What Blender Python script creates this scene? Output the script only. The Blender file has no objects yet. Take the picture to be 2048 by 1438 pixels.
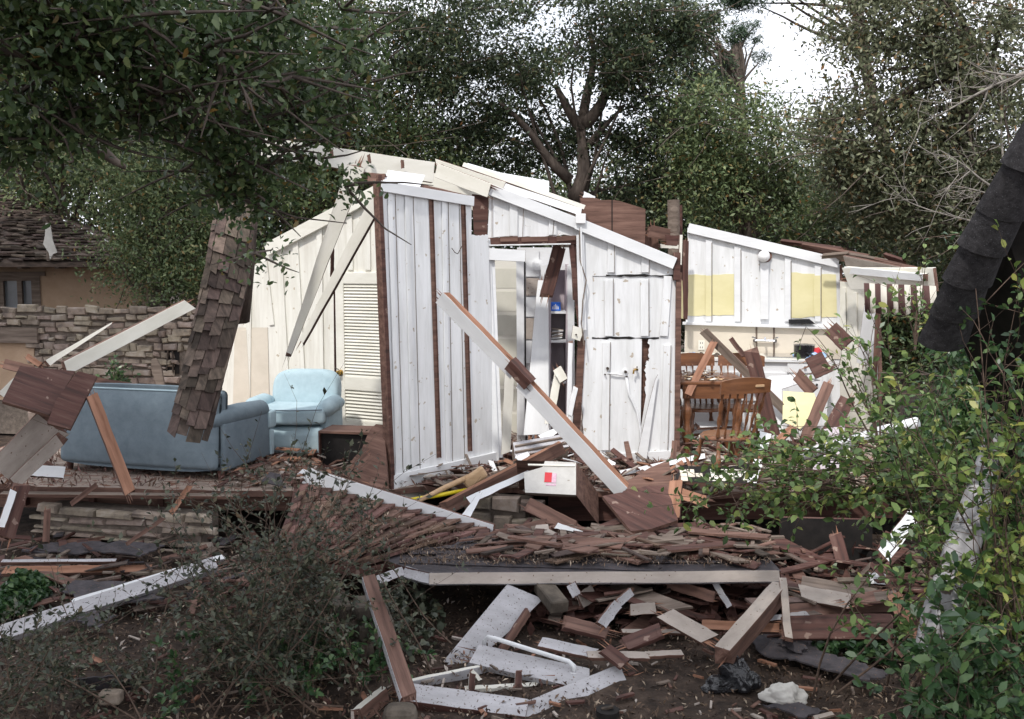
import bpy, bmesh, math, random
import numpy as np
from mathutils import Vector, Matrix
random.seed(7)
RNG = np.random.default_rng(11)
R = math.radians
SC = bpy.context.scene
COL = SC.collection

# ------------------------------------------------------------------ camera
FPX = 1950.0                     # focal length in pixels of the 2048 px wide photograph
PITCH = math.atan((719 - 530) / FPX)
EYE = Vector((0, 0, 2.3))
cam = bpy.data.cameras.new("camera"); camo = bpy.data.objects.new("camera", cam); COL.objects.link(camo)
camo.location = EYE; camo.rotation_euler = (R(90) - PITCH, 0, 0)
cam.sensor_width = 36; cam.lens = 36 * FPX / 2048; cam.clip_end = 800; cam.clip_start = 0.05
SC.camera = camo
# ------------------------------------------------------------------ light
SUN_AZ, SUN_EL = R(24), R(52)    # azimuth: to the left of straight behind the camera
sdir = Vector((-math.sin(SUN_AZ) * math.cos(SUN_EL), -math.cos(SUN_AZ) * math.cos(SUN_EL), math.sin(SUN_EL)))
sun = bpy.data.lights.new("sun", 'SUN'); sun.energy = 2.6; sun.angle = R(3); sun.color = (1.0, 0.96, 0.90)
suno = bpy.data.objects.new("sun", sun); COL.objects.link(suno)
suno.rotation_euler = sdir.to_track_quat('Z', 'Y').to_euler(); suno.location = (-6, -8, 15)
w = bpy.data.worlds.new("World"); SC.world = w; w.use_nodes = True
nt = w.node_tree; nt.nodes.clear()
sky = nt.nodes.new('ShaderNodeTexSky'); sky.sky_type = 'NISHITA'; sky.sun_disc = False
sky.sun_elevation = SUN_EL; sky.sun_rotation = math.atan2(sdir.x, sdir.y); sky.dust_density = 4; sky.air_density = 1.2
bg = nt.nodes.new('ShaderNodeBackground'); bg.inputs[1].default_value = 0.15
out = nt.nodes.new('ShaderNodeOutputWorld')
tc = nt.nodes.new('ShaderNodeTexCoord'); ns = nt.nodes.new('ShaderNodeTexNoise'); ns.inputs['Scale'].default_value = 2.2
ns.inputs['Detail'].default_value = 5
cr = nt.nodes.new('ShaderNodeValToRGB'); cr.color_ramp.elements[0].position = .25; cr.color_ramp.elements[1].position = .55
cr.color_ramp.elements[0].color = (.55, .55, .55, 1)
mx = nt.nodes.new('ShaderNodeMix'); mx.data_type = 'RGBA'
nt.links.new(tc.outputs['Generated'], ns.inputs['Vector']); nt.links.new(ns.outputs['Fac'], cr.inputs[0])
nt.links.new(cr.outputs[0], mx.inputs[0]); nt.links.new(sky.outputs[0], mx.inputs[6])
mx.inputs[7].default_value = (9.0, 9.2, 9.9, 1)      # thin bright cloud
nt.links.new(mx.outputs[2], bg.inputs[0]); nt.links.new(bg.outputs[0], out.inputs[0])
SC.view_settings.view_transform = 'Standard'; SC.view_settings.look = 'None'; SC.view_settings.gamma = 1
SC.view_settings.exposure = 0.2
SC.render.engine = 'CYCLES'

# ------------------------------------------------------------------ photo pixel -> ray
cp, sp_ = math.cos(PITCH), math.sin(PITCH)
def ray(u, v):
    a = (u - 1024) / FPX; b = -(v - 719) / FPX
    return Vector((a, cp + b * sp_, -sp_ + b * cp))
def P(u, v, d):
    r = ray(u, v)
    if isinstance(d, str):
        z = float(d[1:]); return EYE + r * ((z - EYE.z) / r.z)
    return EYE + r * (d / r.y)

# ------------------------------------------------------------------ tagging
def tag(o, label=None, cat=None, group=None, kind=None):
    if label: o['label'] = label
    if cat: o['category'] = cat
    if group: o['group'] = group
    if kind: o['kind'] = kind
    return o
def thing(name, label, cat, M=None, group=None):
    o = bpy.data.objects.new(name, None); COL.objects.link(o); o.empty_display_size = .1
    if M is not None: o.matrix_world = M
    return tag(o, label, cat, group)

# ------------------------------------------------------------------ materials
MATS = {}
def nodes(m):
    m.use_nodes = True; return m.node_tree, m.node_tree.nodes['Principled BSDF']
def mat(name, c1, c2=None, rough=.7, scale=(6, 6, 6), detail=5, bump=.0, spec=.3, c3=None, spot=0, spotscale=40, spotc=(.03, .02, .015), metal=0, island=0, transl=0, fine=0, wave=None, lo=.35, hi=.65):
    m = bpy.data.materials.new(name); t, b = nodes(m); N = t.nodes; L = t.links
    b.inputs['Roughness'].default_value = rough; b.inputs['Specular IOR Level'].default_value = spec; b.inputs['Metallic'].default_value = metal
    tcn = N.new('ShaderNodeTexCoord'); mp = N.new('ShaderNodeMapping'); mp.inputs['Scale'].default_value = scale
    L.new(tcn.outputs['Object'], mp.inputs[0])
    n = N.new('ShaderNodeTexNoise'); n.inputs['Scale'].default_value = 1; n.inputs['Detail'].default_value = detail + 3; n.inputs['Roughness'].default_value = .68; n.inputs['Distortion'].default_value = .25
    L.new(mp.outputs[0], n.inputs['Vector'])
    r = N.new('ShaderNodeValToRGB'); r.color_ramp.elements[0].position = lo; r.color_ramp.elements[1].position = hi
    c2 = c2 or c1
    r.color_ramp.elements[0].color = (*c1, 1); r.color_ramp.elements[1].color = (*c2, 1)
    if c3: e = r.color_ramp.elements.new(.5 * (lo + hi)); e.color = (*c3, 1)
    L.new(n.outputs['Fac'], r.inputs[0]); last = r.outputs[0]
    if island:
        g = N.new('ShaderNodeNewGeometry'); h = N.new('ShaderNodeHueSaturation')
        ma = N.new('ShaderNodeMath'); ma.operation = 'MULTIPLY_ADD'; ma.inputs[1].default_value = island; ma.inputs[2].default_value = 1 - island * .5
        L.new(g.outputs['Random Per Island'], ma.inputs[0]); L.new(ma.outputs[0], h.inputs['Value']); L.new(last, h.inputs['Color'])
        mw = N.new('ShaderNodeMath'); mw.operation = 'PINGPONG'; mw.inputs[1].default_value = .13
        L.new(g.outputs['Random Per Island'], mw.inputs[0]); m2 = N.new('ShaderNodeMath'); m2.operation = 'MULTIPLY_ADD'
        m2.inputs[1].default_value = .35; m2.inputs[2].default_value = .478; L.new(mw.outputs[0], m2.inputs[0]); L.new(m2.outputs[0], h.inputs['Hue'])
        last = h.outputs[0]
    if spot:
        s = N.new('ShaderNodeTexNoise'); s.inputs['Scale'].default_value = spotscale; s.inputs['Detail'].default_value = 3
        L.new(tcn.outputs['Object'], s.inputs['Vector'])
        sr = N.new('ShaderNodeValToRGB'); sr.color_ramp.elements[0].position = 1 - spot; sr.color_ramp.elements[1].position = 1 - spot + .03
        L.new(s.outputs['Fac'], sr.inputs[0]); q = N.new('ShaderNodeMix'); q.data_type = 'RGBA'; q.inputs[7].default_value = (*spotc, 1)
        L.new(sr.outputs[0], q.inputs[0]); L.new(last, q.inputs[6]); last = q.outputs[2]
    L.new(last, b.inputs['Base Color'])
    if bump:
        bn = N.new('ShaderNodeBump'); bn.inputs['Strength'].default_value = bump; bn.inputs['Distance'].default_value = .01
        if fine:
            n2 = N.new('ShaderNodeTexNoise'); n2.inputs['Scale'].default_value = fine; n2.inputs['Detail'].default_value = 4
            L.new(tcn.outputs['Object'], n2.inputs['Vector']); L.new(n2.outputs['Fac'], bn.inputs['Height'])
        else: L.new(n.outputs['Fac'], bn.inputs['Height'])
        L.new(bn.outputs[0], b.inputs['Normal'])
    if transl:
        o_ = N['Material Output']; tr = N.new('ShaderNodeBsdfTranslucent'); ms = N.new('ShaderNodeMixShader'); ms.inputs[0].default_value = transl
        L.new(last, tr.inputs[0]); L.new(b.outputs[0], ms.inputs[1]); L.new(tr.outputs[0], ms.inputs[2]); L.new(ms.outputs[0], o_.inputs[0])
    MATS[name] = m; return m
G1 = (1.5, 19, 19)
mat('white_paint', (.70, .71, .72), (.80, .81, .82), rough=.5, scale=(2, 7, 7), bump=.12, spot=.27, spotscale=9, spotc=(.52, .49, .44))
mat('cream_paint', (.70, .68, .60), (.81, .79, .72), rough=.5, scale=(2, 7, 7), bump=.12, spot=.27, spotscale=9, spotc=(.6, .54, .42))
mat('wall_white', (.60, .605, .60), (.80, .81, .82), rough=.55, scale=(11, 1.3, 9), detail=9, bump=.2, spot=.335, spotscale=14, spotc=(.46, .40, .33), lo=.25, hi=.6)
mat('wall_cream', (.62, .59, .52), (.80, .785, .72), rough=.55, scale=(11, 1.3, 9), detail=9, bump=.2, spot=.33, spotscale=12, spotc=(.5, .43, .33), lo=.25, hi=.6)
mat('shingle_brown', (.050, .040, .034), (.16, .118, .095), rough=.9, scale=(7, 25, 7), bump=.5, island=1.1)
mat('beige_paint', (.62, .56, .47), (.70, .635, .54), rough=.6, scale=(3, 5, 5), bump=.1)
mat('yellow_paint', (.70, .64, .36), (.76, .70, .43), rough=.6, scale=(3, 5, 5), bump=.1, spot=.3, spotscale=14, spotc=(.72, .66, .42))
mat('worn_white', (.36, .35, .36), (.50, .49, .51), rough=.55, scale=(3, 9, 9), bump=.15, spot=.365, spotscale=70, spotc=(.12, .09, .07))
mat('worn_beige', (.32, .275, .24), (.45, .39, .345), rough=.65, scale=(3, 9, 9), bump=.2, spot=.33, spotscale=40, spotc=(.14, .09, .06))
mat('raw_wood', (.080, .044, .034), (.225, .130, .100), rough=.75, scale=G1, bump=.4, c3=(.145, .080, .061))
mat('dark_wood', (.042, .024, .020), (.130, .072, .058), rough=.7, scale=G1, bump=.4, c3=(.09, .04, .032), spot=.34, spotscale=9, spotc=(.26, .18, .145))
mat('orange_wood', (.19, .088, .052), (.38, .20, .13), rough=.75, scale=G1, bump=.3)
mat('grey_wood', (.10, .075, .06), (.24, .19, .155), rough=.85, scale=G1, bump=.5)
mat('pale_wood', (.42, .27, .15), (.55, .38, .23), rough=.6, scale=G1, bump=.2)
mat('varnished_wood', (.12, .050, .024), (.25, .108, .050), rough=.28, scale=G1, bump=.08, spec=.55)
mat('shingle_wood', (.055, .042, .035), (.15, .110, .090), rough=.85, scale=(9, 30, 9), bump=.5, island=1.25)
mat('shingle_red', (.075, .042, .033), (.20, .118, .092), rough=.85, scale=(7, 25, 7), bump=.5, island=.8)
mat('asphalt', (.020, .019, .021), (.055, .052, .056), rough=.85, scale=(30, 30, 30), bump=.5, spot=.36, spotscale=220, spotc=(.10, .10, .11))
mat('felt', (.030, .028, .032), (.085, .075, .082), rough=.8, scale=(7, 9, 9), bump=.4, spot=.36, spotscale=60, spotc=(.15, .09, .065))
mat('dirt', (.020, .014, .011), (.085, .060, .045), rough=.95, scale=(7, 7, 7), detail=12, bump=1.0, fine=35, c3=(.048, .033, .025), spot=.34, spotscale=26, spotc=(.13, .085, .055))
mat('floor_boards', (.20, .15, .12), (.40, .33, .28), rough=.8, scale=(2, 14, 14), bump=.3, spot=.42, spotscale=16, spotc=(.16, .07, .045))
mat('stone', (.14, .115, .10), (.38, .325, .285), rough=.9, scale=(5, 5, 5), detail=8, bump=.8, island=.5, c3=(.29, .235, .185))
mat('dark_stone', (.05, .042, .035), (.15, .125, .10), rough=.95, scale=(6, 6, 6), detail=8, bump=.9, c3=(.09, .075, .06))
mat('mortar', (.10, .082, .068), (.19, .155, .13), rough=.95, scale=(20, 20, 20), bump=.6)
mat('stucco', (.40, .28, .19), (.47, .34, .24), rough=.9, scale=(3, 3, 3), bump=.3, fine=60)
mat('blue_fabric', (.150, .192, .225), (.19, .238, .272), rough=.9, scale=(9, 9, 9), bump=.25, fine=240, spec=.15)
mat('pale_fabric', (.36, .475, .525), (.45, .57, .615), rough=.9, scale=(7, 7, 7), bump=.25, fine=240, spec=.15, spot=.3, spotscale=12, spotc=(.27, .38, .42))
mat('black_plastic', (.012, .012, .014), (.02, .02, .023), rough=.22, scale=(6, 6, 6), spec=.6, bump=.1)
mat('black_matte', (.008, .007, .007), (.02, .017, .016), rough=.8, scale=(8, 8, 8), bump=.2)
mat('chrome', (.6, .6, .62), rough=.18, metal=1)
mat('brass', (.45, .28, .08), rough=.25, metal=1)
mat('iron', (.05, .045, .04), (.12, .09, .07), rough=.6, metal=.6, scale=(30, 30, 30))
mat('glass_dark', (.24, .26, .28), (.32, .34, .37), rough=.12, spec=.7, scale=(2, 2, 2))
mat('panel_grey', (.60, .59, .51), (.68, .66, .58), rough=.35, scale=(3, 3, 3), spec=.4)
mat('lilac_paint', (.43, .37, .40), (.52, .46, .49), rough=.6, scale=(5, 5, 5), bump=.1)
mat('blue_plastic', (.01, .10, .55), (.02, .16, .68), rough=.35, scale=(6, 6, 6), spec=.5)
mat('pale_blue_film', (.22, .42, .72), (.45, .62, .85), rough=.3, scale=(14, 14, 14), spec=.6)
mat('white_cloth', (.62, .60, .56), (.74, .72, .68), rough=.85, scale=(8, 8, 8), bump=.3, spot=.3, spotscale=25, spotc=(.35, .3, .24), transl=.2)
mat('white_label', (.8, .8, .8), rough=.6)
mat('red_plastic', (.55, .03, .04), (.62, .05, .06), rough=.5)
mat('pink_print', (.60, .36, .45), (.70, .52, .60), rough=.6, scale=(60, 60, 60))
mat('yellow_plastic', (.75, .60, .02), rough=.35, spec=.5)
mat('awning_white', (.80, .76, .68), (.74, .70, .62), rough=.9, scale=(6, 6, 6), transl=.25)
mat('awning_brown', (.085, .045, .042), (.12, .065, .06), rough=.9, scale=(6, 6, 6), transl=.1)
mat('bark', (.045, .034, .028), (.15, .12, .10), rough=.95, scale=(9, 9, 3), detail=8, bump=1.0)
mat('pale_bark', (.16, .145, .125), (.34, .31, .28), rough=.9, scale=(9, 9, 5), detail=8, bump=.6)
mat('peeling_bark', (.26, .25, .26), (.50, .49, .51), rough=.8, scale=(7, 7, 4), detail=8, bump=.6, spot=.40, spotscale=9, spotc=(.13, .10, .09))
mat('twig', (.06, .04, .03), (.15, .105, .08), rough=.9, scale=(20, 20, 20))
def leafmat(name, cols, rough=.38, transl=.25, spec=.5):
    m = bpy.data.materials.new(name); t, b = nodes(m); N = t.nodes; L = t.links
    g = N.new('ShaderNodeNewGeometry'); r = N.new('ShaderNodeValToRGB')
    el = r.color_ramp.elements
    for i, (p, c) in enumerate(cols):
        e = el[0] if i == 0 else (el[len(el) - 1] if i == len(cols) - 1 else el.new(p))
        e.position = p; e.color = (*c, 1)
    L.new(g.outputs['Random Per Island'], r.inputs[0]); L.new(r.outputs[0], b.inputs['Base Color'])
    b.inputs['Roughness'].default_value = rough; b.inputs['Specular IOR Level'].default_value = spec
    o_ = N['Material Output']; tr = N.new('ShaderNodeBsdfTranslucent'); ms = N.new('ShaderNodeMixShader'); ms.inputs[0].default_value = transl
    L.new(r.outputs[0], tr.inputs[0]); L.new(b.outputs[0], ms.inputs[1]); L.new(tr.outputs[0], ms.inputs[2]); L.new(ms.outputs[0], o_.inputs[0])
    MATS[name] = m
leafmat('leaf_oak', [(0, (.040, .066, .030)), (.5, (.085, .122, .050)), (.90, (.16, .20, .08)), (.95, (.13, .09, .035)), (1, (.22, .10, .03))])
leafmat('leaf_oak_dark', [(0, (.034, .052, .030)), (.55, (.068, .095, .052)), (.94, (.14, .165, .085)), (1, (.17, .09, .04))], spec=.25, rough=.5)
leafmat('leaf_olive', [(0, (.065, .100, .045)), (.5, (.14, .19, .085)), (.9, (.27, .32, .15)), (1, (.27, .16, .06))], rough=.4, spec=.35)
leafmat('leaf_bronze', [(0, (.075, .09, .052)), (.5, (.155, .175, .10)), (.9, (.28, .29, .18)), (1, (.28, .15, .06))], rough=.4, spec=.35)
leafmat('leaf_near', [(0, (.038, .070, .028)), (.6, (.085, .135, .05)), (.97, (.17, .22, .09)), (1, (.22, .12, .03))], transl=.3)
leafmat('leaf_bright', [(0, (.05, .095, .03)), (.55, (.13, .21, .065)), (.88, (.25, .34, .11)), (1, (.42, .42, .12))], transl=.35, rough=.35)
leafmat('leaf_yellow', [(0, (.09, .16, .04)), (.6, (.19, .27, .07)), (1, (.38, .38, .10))], transl=.4)
leafmat('leaf_dull', [(0, (.028, .034, .022)), (.5, (.065, .078, .050)), (.9, (.13, .14, .09)), (1, (.17, .12, .075))], rough=.45)
leafmat('leaf_ivy', [(0, (.02, .05, .02)), (.6, (.05, .11, .04)), (1, (.12, .19, .07))], rough=.35)
leafmat('leaf_litter', [(0, (.03, .018, .012)), (.5, (.085, .05, .032)), (.86, (.17, .11, .07)), (1, (.55, .45, .34))], rough=.7, transl=0)
leafmat('leaf_pine', [(0, (.03, .06, .035)), (1, (.08, .13, .07))])

# ------------------------------------------------------------------ mesh builder
class MB:
    def __init__(s): s.v = []; s.f = []; s.m = []; s.mats = []
    def mi(s, n):
        if n not in s.mats: s.mats.append(n)
        return s.mats.index(n)
    def quadmesh(s, vs, fs, mn):
        o = len(s.v); s.v += [tuple(x) for x in vs]; i = s.mi(mn)
        for f in fs: s.f.append([a + o for a in f]); s.m.append(i)
    def prism(s, pts, z0, z1, face, side=None, back=None):
        """polygon in XY extruded from z0 to z1; the z1 side is the face"""
        side = side or face; back = back or side
        a = sum(pts[i][0] * pts[(i + 1) % len(pts)][1] - pts[(i + 1) % len(pts)][0] * pts[i][1] for i in range(len(pts)))
        if a < 0: pts = pts[::-1]
        n = len(pts); o = len(s.v)
        s.v += [(p[0], p[1], z1) for p in pts] + [(p[0], p[1], z0) for p in pts]
        s.f.append(list(range(o, o + n))); s.m.append(s.mi(face))
        s.f.append(list(range(o + 2 * n - 1, o + n - 1, -1))); s.m.append(s.mi(back))
        for i in range(n):
            j = (i + 1) % n; s.f.append([o + i, o + n + i, o + n + j, o + j]); s.m.append(s.mi(side))
    def box(s, x0, x1, y0, y1, z0, z1, m, side=None): s.prism([(x0, y0), (x1, y0), (x1, y1), (x0, y1)], z0, z1, m, side)
    def tube(s, pts, rad, m, n=7, cap=True, squash=1):
        pts = [Vector(p) for p in pts]; o = len(s.v); k = len(pts)
        if not hasattr(rad, '__len__'): rad = [rad] * k
        up = Vector((0, 0, 1)); prev = None
        for i in range(k):
            t = (pts[min(i + 1, k - 1)] - pts[max(i - 1, 0)]).normalized()
            a = prev if prev is not None else (up if abs(t.z) < .9 else Vector((1, 0, 0)))
            a = (a - t * a.dot(t)).normalized(); b = t.cross(a); prev = a
            for j in range(n):
                q = 2 * math.pi * j / n
                s.v.append(tuple(pts[i] + (a * math.cos(q) + b * math.sin(q) * squash) * rad[i]))
        mi = s.mi(m)
        for i in range(k - 1):
            for j in range(n):
                s.f.append([o + i * n + j, o + i * n + (j + 1) % n, o + (i + 1) * n + (j + 1) % n, o + (i + 1) * n + j]); s.m.append(mi)
        if cap:
            s.f.append([o + j for j in range(n)][::-1]); s.m.append(mi); s.f.append([o + (k - 1) * n + j for j in range(n)]); s.m.append(mi)
    def rbox(s, cx, cy, cz, sx, sy, sz, r, m, seg=3, M=None, puff=0):
        bm = bmesh.new(); bmesh.ops.create_cube(bm, size=1)
        for v in bm.verts: v.co = Vector((v.co.x * sx, v.co.y * sy, v.co.z * sz))
        if puff:
            bmesh.ops.subdivide_edges(bm, edges=bm.edges[:], cuts=5, use_grid_fill=True)
            for v in bm.verts:
                fx, fy, fz = 2 * v.co.x / sx, 2 * v.co.y / sy, 2 * v.co.z / sz
                k = (1 - fx ** 4) * (1 - fy ** 4)
                if abs(fz) > .99: v.co.z += math.copysign(puff * k, fz)
                kk = (1 - fx ** 4) * (1 - fz ** 4)
                if abs(fy) > .99: v.co.y += math.copysign(puff * kk, fy)
            sharp = [e for e in bm.edges if len(e.link_faces) == 2 and e.calc_face_angle(0) > .9]
            bmesh.ops.bevel(bm, geom=sharp, offset=r, segments=seg, profile=.6, affect='EDGES')
        elif r: bmesh.ops.bevel(bm, geom=bm.edges[:], offset=r, segments=seg, profile=.5, affect='EDGES')
        T = Matrix.Translation((cx, cy, cz)) @ (M or Matrix())
        bm.verts.index_update(); vs = [T @ v.co for v in bm.verts]; fs = [[v.index for v in f.verts] for f in bm.faces]
        s.quadmesh(vs, fs, m); bm.free()
    def build(s, name, parent=None, M=None, smooth=False, bevel=0):
        me = bpy.data.meshes.new(name); me.from_pydata(s.v, [], s.f); 
        for n in s.mats: me.materials.append(MATS[n])
        me.polygons.foreach_set('material_index', s.m)
        if smooth: me.polygons.foreach_set('use_smooth', [True] * len(me.polygons))
        me.update(); o = bpy.data.objects.new(name, me); COL.objects.link(o)
        if parent: o.parent = parent
        if M is not None: o.matrix_local = M
        if smooth and smooth != 'all':
            try: me.set_sharp_from_angle(angle=R(40))
            except Exception: pass
        if bevel:
            md = o.modifiers.new('bevel', 'BEVEL'); md.width = bevel; md.segments = 1; md.limit_method = 'ANGLE'; md.angle_limit = R(50)
        return o

# ------------------------------------------------------------------ frames (a plane in the scene with its own axes)
class Frame:
    def __init__(s, p0, p1, p2):
        X = (p1 - p0).normalized(); N = X.cross(p2 - p0).normalized()
        if N.dot(EYE - p0) < 0: N = -N
        Y = N.cross(X); s.o = p0.copy(); s.X, s.Y, s.N = X, Y, N
        s.M = Matrix(((X.x, Y.x, N.x, p0.x), (X.y, Y.y, N.y, p0.y), (X.z, Y.z, N.z, p0.z), (0, 0, 0, 1)))
        s.Mi = s.M.inverted()
    def at(s, u, v, off=0):
        r = ray(u, v); t = ((s.o + s.N * off) - EYE).dot(s.N) / r.dot(s.N); q = s.Mi @ (EYE + r * t); return (q.x, q.y)
    def pts(s, L, off=0): return [s.at(u, v, off) for u, v in L]
def V3(*a): return Frame(P(*a[0]), P(*a[1]), P(*a[2]))
def vert(u1, v1, d1, u2, d2):      # vertical plane standing through two photo columns
    a = P(u1, v1, d1); b = P(u2, v1, d2); b.z = a.z
    return Frame(a, b, a + Vector((0, 0, 1)))
def jag(pts, edges, amp=.015, n=7, seed=0):
    rr = random.Random(seed); o = []
    for i, p in enumerate(pts):
        o.append(p); q = pts[(i + 1) % len(pts)]
        if edges == 'all' or i in edges:
            dx, dy = q[0] - p[0], q[1] - p[1]; l = math.hypot(dx, dy) or 1
            k = max(2, int(n))
            for j in range(1, k):
                t = (j + rr.uniform(-.3, .3)) / k; a = rr.uniform(-amp, amp)
                o.append((p[0] + dx * t - dy / l * a, p[1] + dy * t + dx / l * a))
    return o
def slab(name, label, cat, F, px, thick, face, side='raw_wood', back=None, group=None, jagged=(), amp=.012, parent=None, bevel=0, n=7):
    if isinstance(F, (list, tuple)): F = V3(*F)
    pts = F.pts(px)
    if jagged: pts = jag(pts, jagged, amp, seed=len(name) + int(px[0][0]), n=n)
    mb = MB(); mb.prism(pts, -thick, 0, face, side, back)
    o = mb.build(name, parent, F.M, bevel=bevel)
    if label: tag(o, label, cat, group)
    return o
def board(name, label, cat, a, b, w, t, roll=0, face='white_paint', edge='raw_wood', back=None, taper=1.0, broken=3, group=None, bow=0, parent=None, top=None, w2=None):
    """a timber from photo point a=(u,v,d) to b; w across, t thick; roll turns it about its length. broken bit1 start, bit2 end"""
    p, q = P(*a), P(*b); X = (q - p); L = X.length; X.normalize()
    mid = (p + q) / 2; toward = (EYE - mid).normalized(); Nn = (toward - X * toward.dot(X)).normalized()
    Nn = Matrix.Rotation(R(roll), 3, X) @ Nn; Y = Nn.cross(X)
    M = Matrix(((X.x, Y.x, Nn.x, p.x), (X.y, Y.y, Nn.y, p.y), (X.z, Y.z, Nn.z, p.z), (0, 0, 0, 1)))
    rr = random.Random(int(a[0] * 7 + a[1]) + 3); K = 9; mb = MB(); vs = []
    w2 = w2 or w * taper
    e0 = [rr.uniform(0, .06) if broken & 1 else 0 for _ in range(4)]; e1 = [rr.uniform(0, .07) if broken & 2 else 0 for _ in range(4)]
    for i in range(K):
        s = i / (K - 1); ww = (w + (w2 - w) * s) / 2; bz = bow * math.sin(math.pi * s) + rr.uniform(-.002, .002)
        for j, (y, z) in enumerate([(-ww, -t), (ww, -t), (ww, 0), (-ww, 0)]):
            x = s * L
            if i == 0: x += e0[j] * (w / .1)
            if i == K - 1: x -= e1[j] * (w / .1)
            vs.append((x, y + rr.uniform(-.0015, .0015) + bz, z + rr.uniform(-.001, .001)))
    top = top or edge; back = back or face
    fm = {0: back, 1: top, 2: face, 3: edge}
    for i in range(K - 1):
        for j in range(4):
            A = i * 4 + j; B = i * 4 + (j + 1) % 4
            mb_f = [A, B, B + 4, A + 4]
            mb.f.append(mb_f); mb.m.append(mb.mi(fm[j]))
    mb.v = vs; mb.f.append([3, 2, 1, 0]); mb.m.append(mb.mi('raw_wood')); n = (K - 1) * 4; mb.f.append([n, n + 1, n + 2, n + 3]); mb.m.append(mb.mi('raw_wood'))
    for end in (1, 2):
        if broken & end and w > .045:
            xe = 0 if end == 1 else L; sg = -1 if end == 1 else 1; we = (w if end == 1 else w2) / 2
            for _ in range(4):
                y0 = rr.uniform(-we, we * .7); yw = rr.uniform(.15, .4) * we; ln = rr.uniform(.25, 1.0) * min(w, .14); zz = -t * rr.uniform(.15, .85); xb = xe - sg * .06 * (w / .1)
                o_ = len(mb.v); mb.v += [(xb, y0, zz), (xb, min(we, y0 + yw), zz), (xb, y0 + yw * .5, zz - t * .14), (xe + sg * ln, y0 + yw * rr.uniform(0, 1), zz)]
                for f_ in ((0, 1, 3), (1, 2, 3), (2, 0, 3), (0, 2, 1)): mb.f.append([o_ + q for q in f_]); mb.m.append(mb.mi(rr.choice(['raw_wood', 'orange_wood'])))
    o = mb.build(name, None, None, bevel=.002); 
    if parent: o.parent = parent; o.matrix_local = parent.matrix_basis.inverted() @ M
    else: o.matrix_world = M
    bm = bmesh.new(); bm.from_mesh(o.data); bmesh.ops.recalc_face_normals(bm, faces=bm.faces); bm.to_mesh(o.data); bm.free()
    if label: tag(o, label, cat, group)
    return o

# ------------------------------------------------------------------ leaves / trees
def leafmesh(name, C, size, matn, parent=None, shape='oval', nrm=None, dirs=None, up=.3, aspect=.5):
    """one mesh holding every leaf of a plant part: C (N,3) centres"""
    C = np.asarray(C, dtype=np.float32); n = len(C)
    if dirs is None: dirs = RNG.normal(size=(n, 3))
    D = dirs / np.linalg.norm(dirs, axis=1, keepdims=True)
    Q = RNG.normal(size=(n, 3)); Q[:, 2] += up * 3
    Nn = np.cross(D, np.cross(Q, D)); Nn /= np.linalg.norm(Nn, axis=1, keepdims=True) + 1e-9
    S = np.cross(D, Nn)
    sz = size * RNG.uniform(.6, 1.35, size=(n, 1))
    if shape == 'oval':
        prof = [(-.5, 0, 0), (-.2, .85, .12), (.2, .8, .12), (.5, 0, -.05), (.2, -.8, .12), (-.2, -.85, .12)]
    elif shape == 'needle': prof = [(-.5, -.3, 0), (.5, 0, 0), (-.5, .3, 0)]
    else: prof = [(-.5, 0, 0), (0, .9, .1), (.5, 0, -.05), (0, -.9, .1)]
    k = len(prof); V = np.zeros((n, k, 3), dtype=np.float32)
    for i, (a, b, c) in enumerate(prof): V[:, i] = C + D * (a * sz) + S * (b * .5 * aspect * 2 * sz * .5) + Nn * (c * sz)
    me = bpy.data.meshes.new(name); me.vertices.add(n * k); me.vertices.foreach_set('co', V.reshape(-1))
    me.loops.add(n * k); me.loops.foreach_set('vertex_index', np.arange(n * k, dtype=np.int32))
    me.polygons.add(n); me.polygons.foreach_set('loop_start', np.arange(0, n * k, k, dtype=np.int32))
    me.materials.append(MATS[matn]); me.update(calc_edges=True); me.validate()
    o = bpy.data.objects.new(name, me); COL.objects.link(o)
    if parent: o.parent = parent; o.matrix_parent_inverse = parent.matrix_basis.inverted()
    return o
def curve_pts(a, b, n=6, sag=.0, wob=.1, rr=random):
    a, b = Vector(a), Vector(b); L = (b - a).length; o = []
    ph = [rr.uniform(-1, 1) * wob * L for _ in range(6)]
    for i in range(n + 1):
        t = i / n; p = a.lerp(b, t); k = math.sin(math.pi * t)
        p += Vector((ph[0] * k + ph[3] * math.sin(2 * math.pi * t) * .5, ph[1] * k, ph[2] * k * .6 + sag * k)); o.append(p)
    return o
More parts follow.
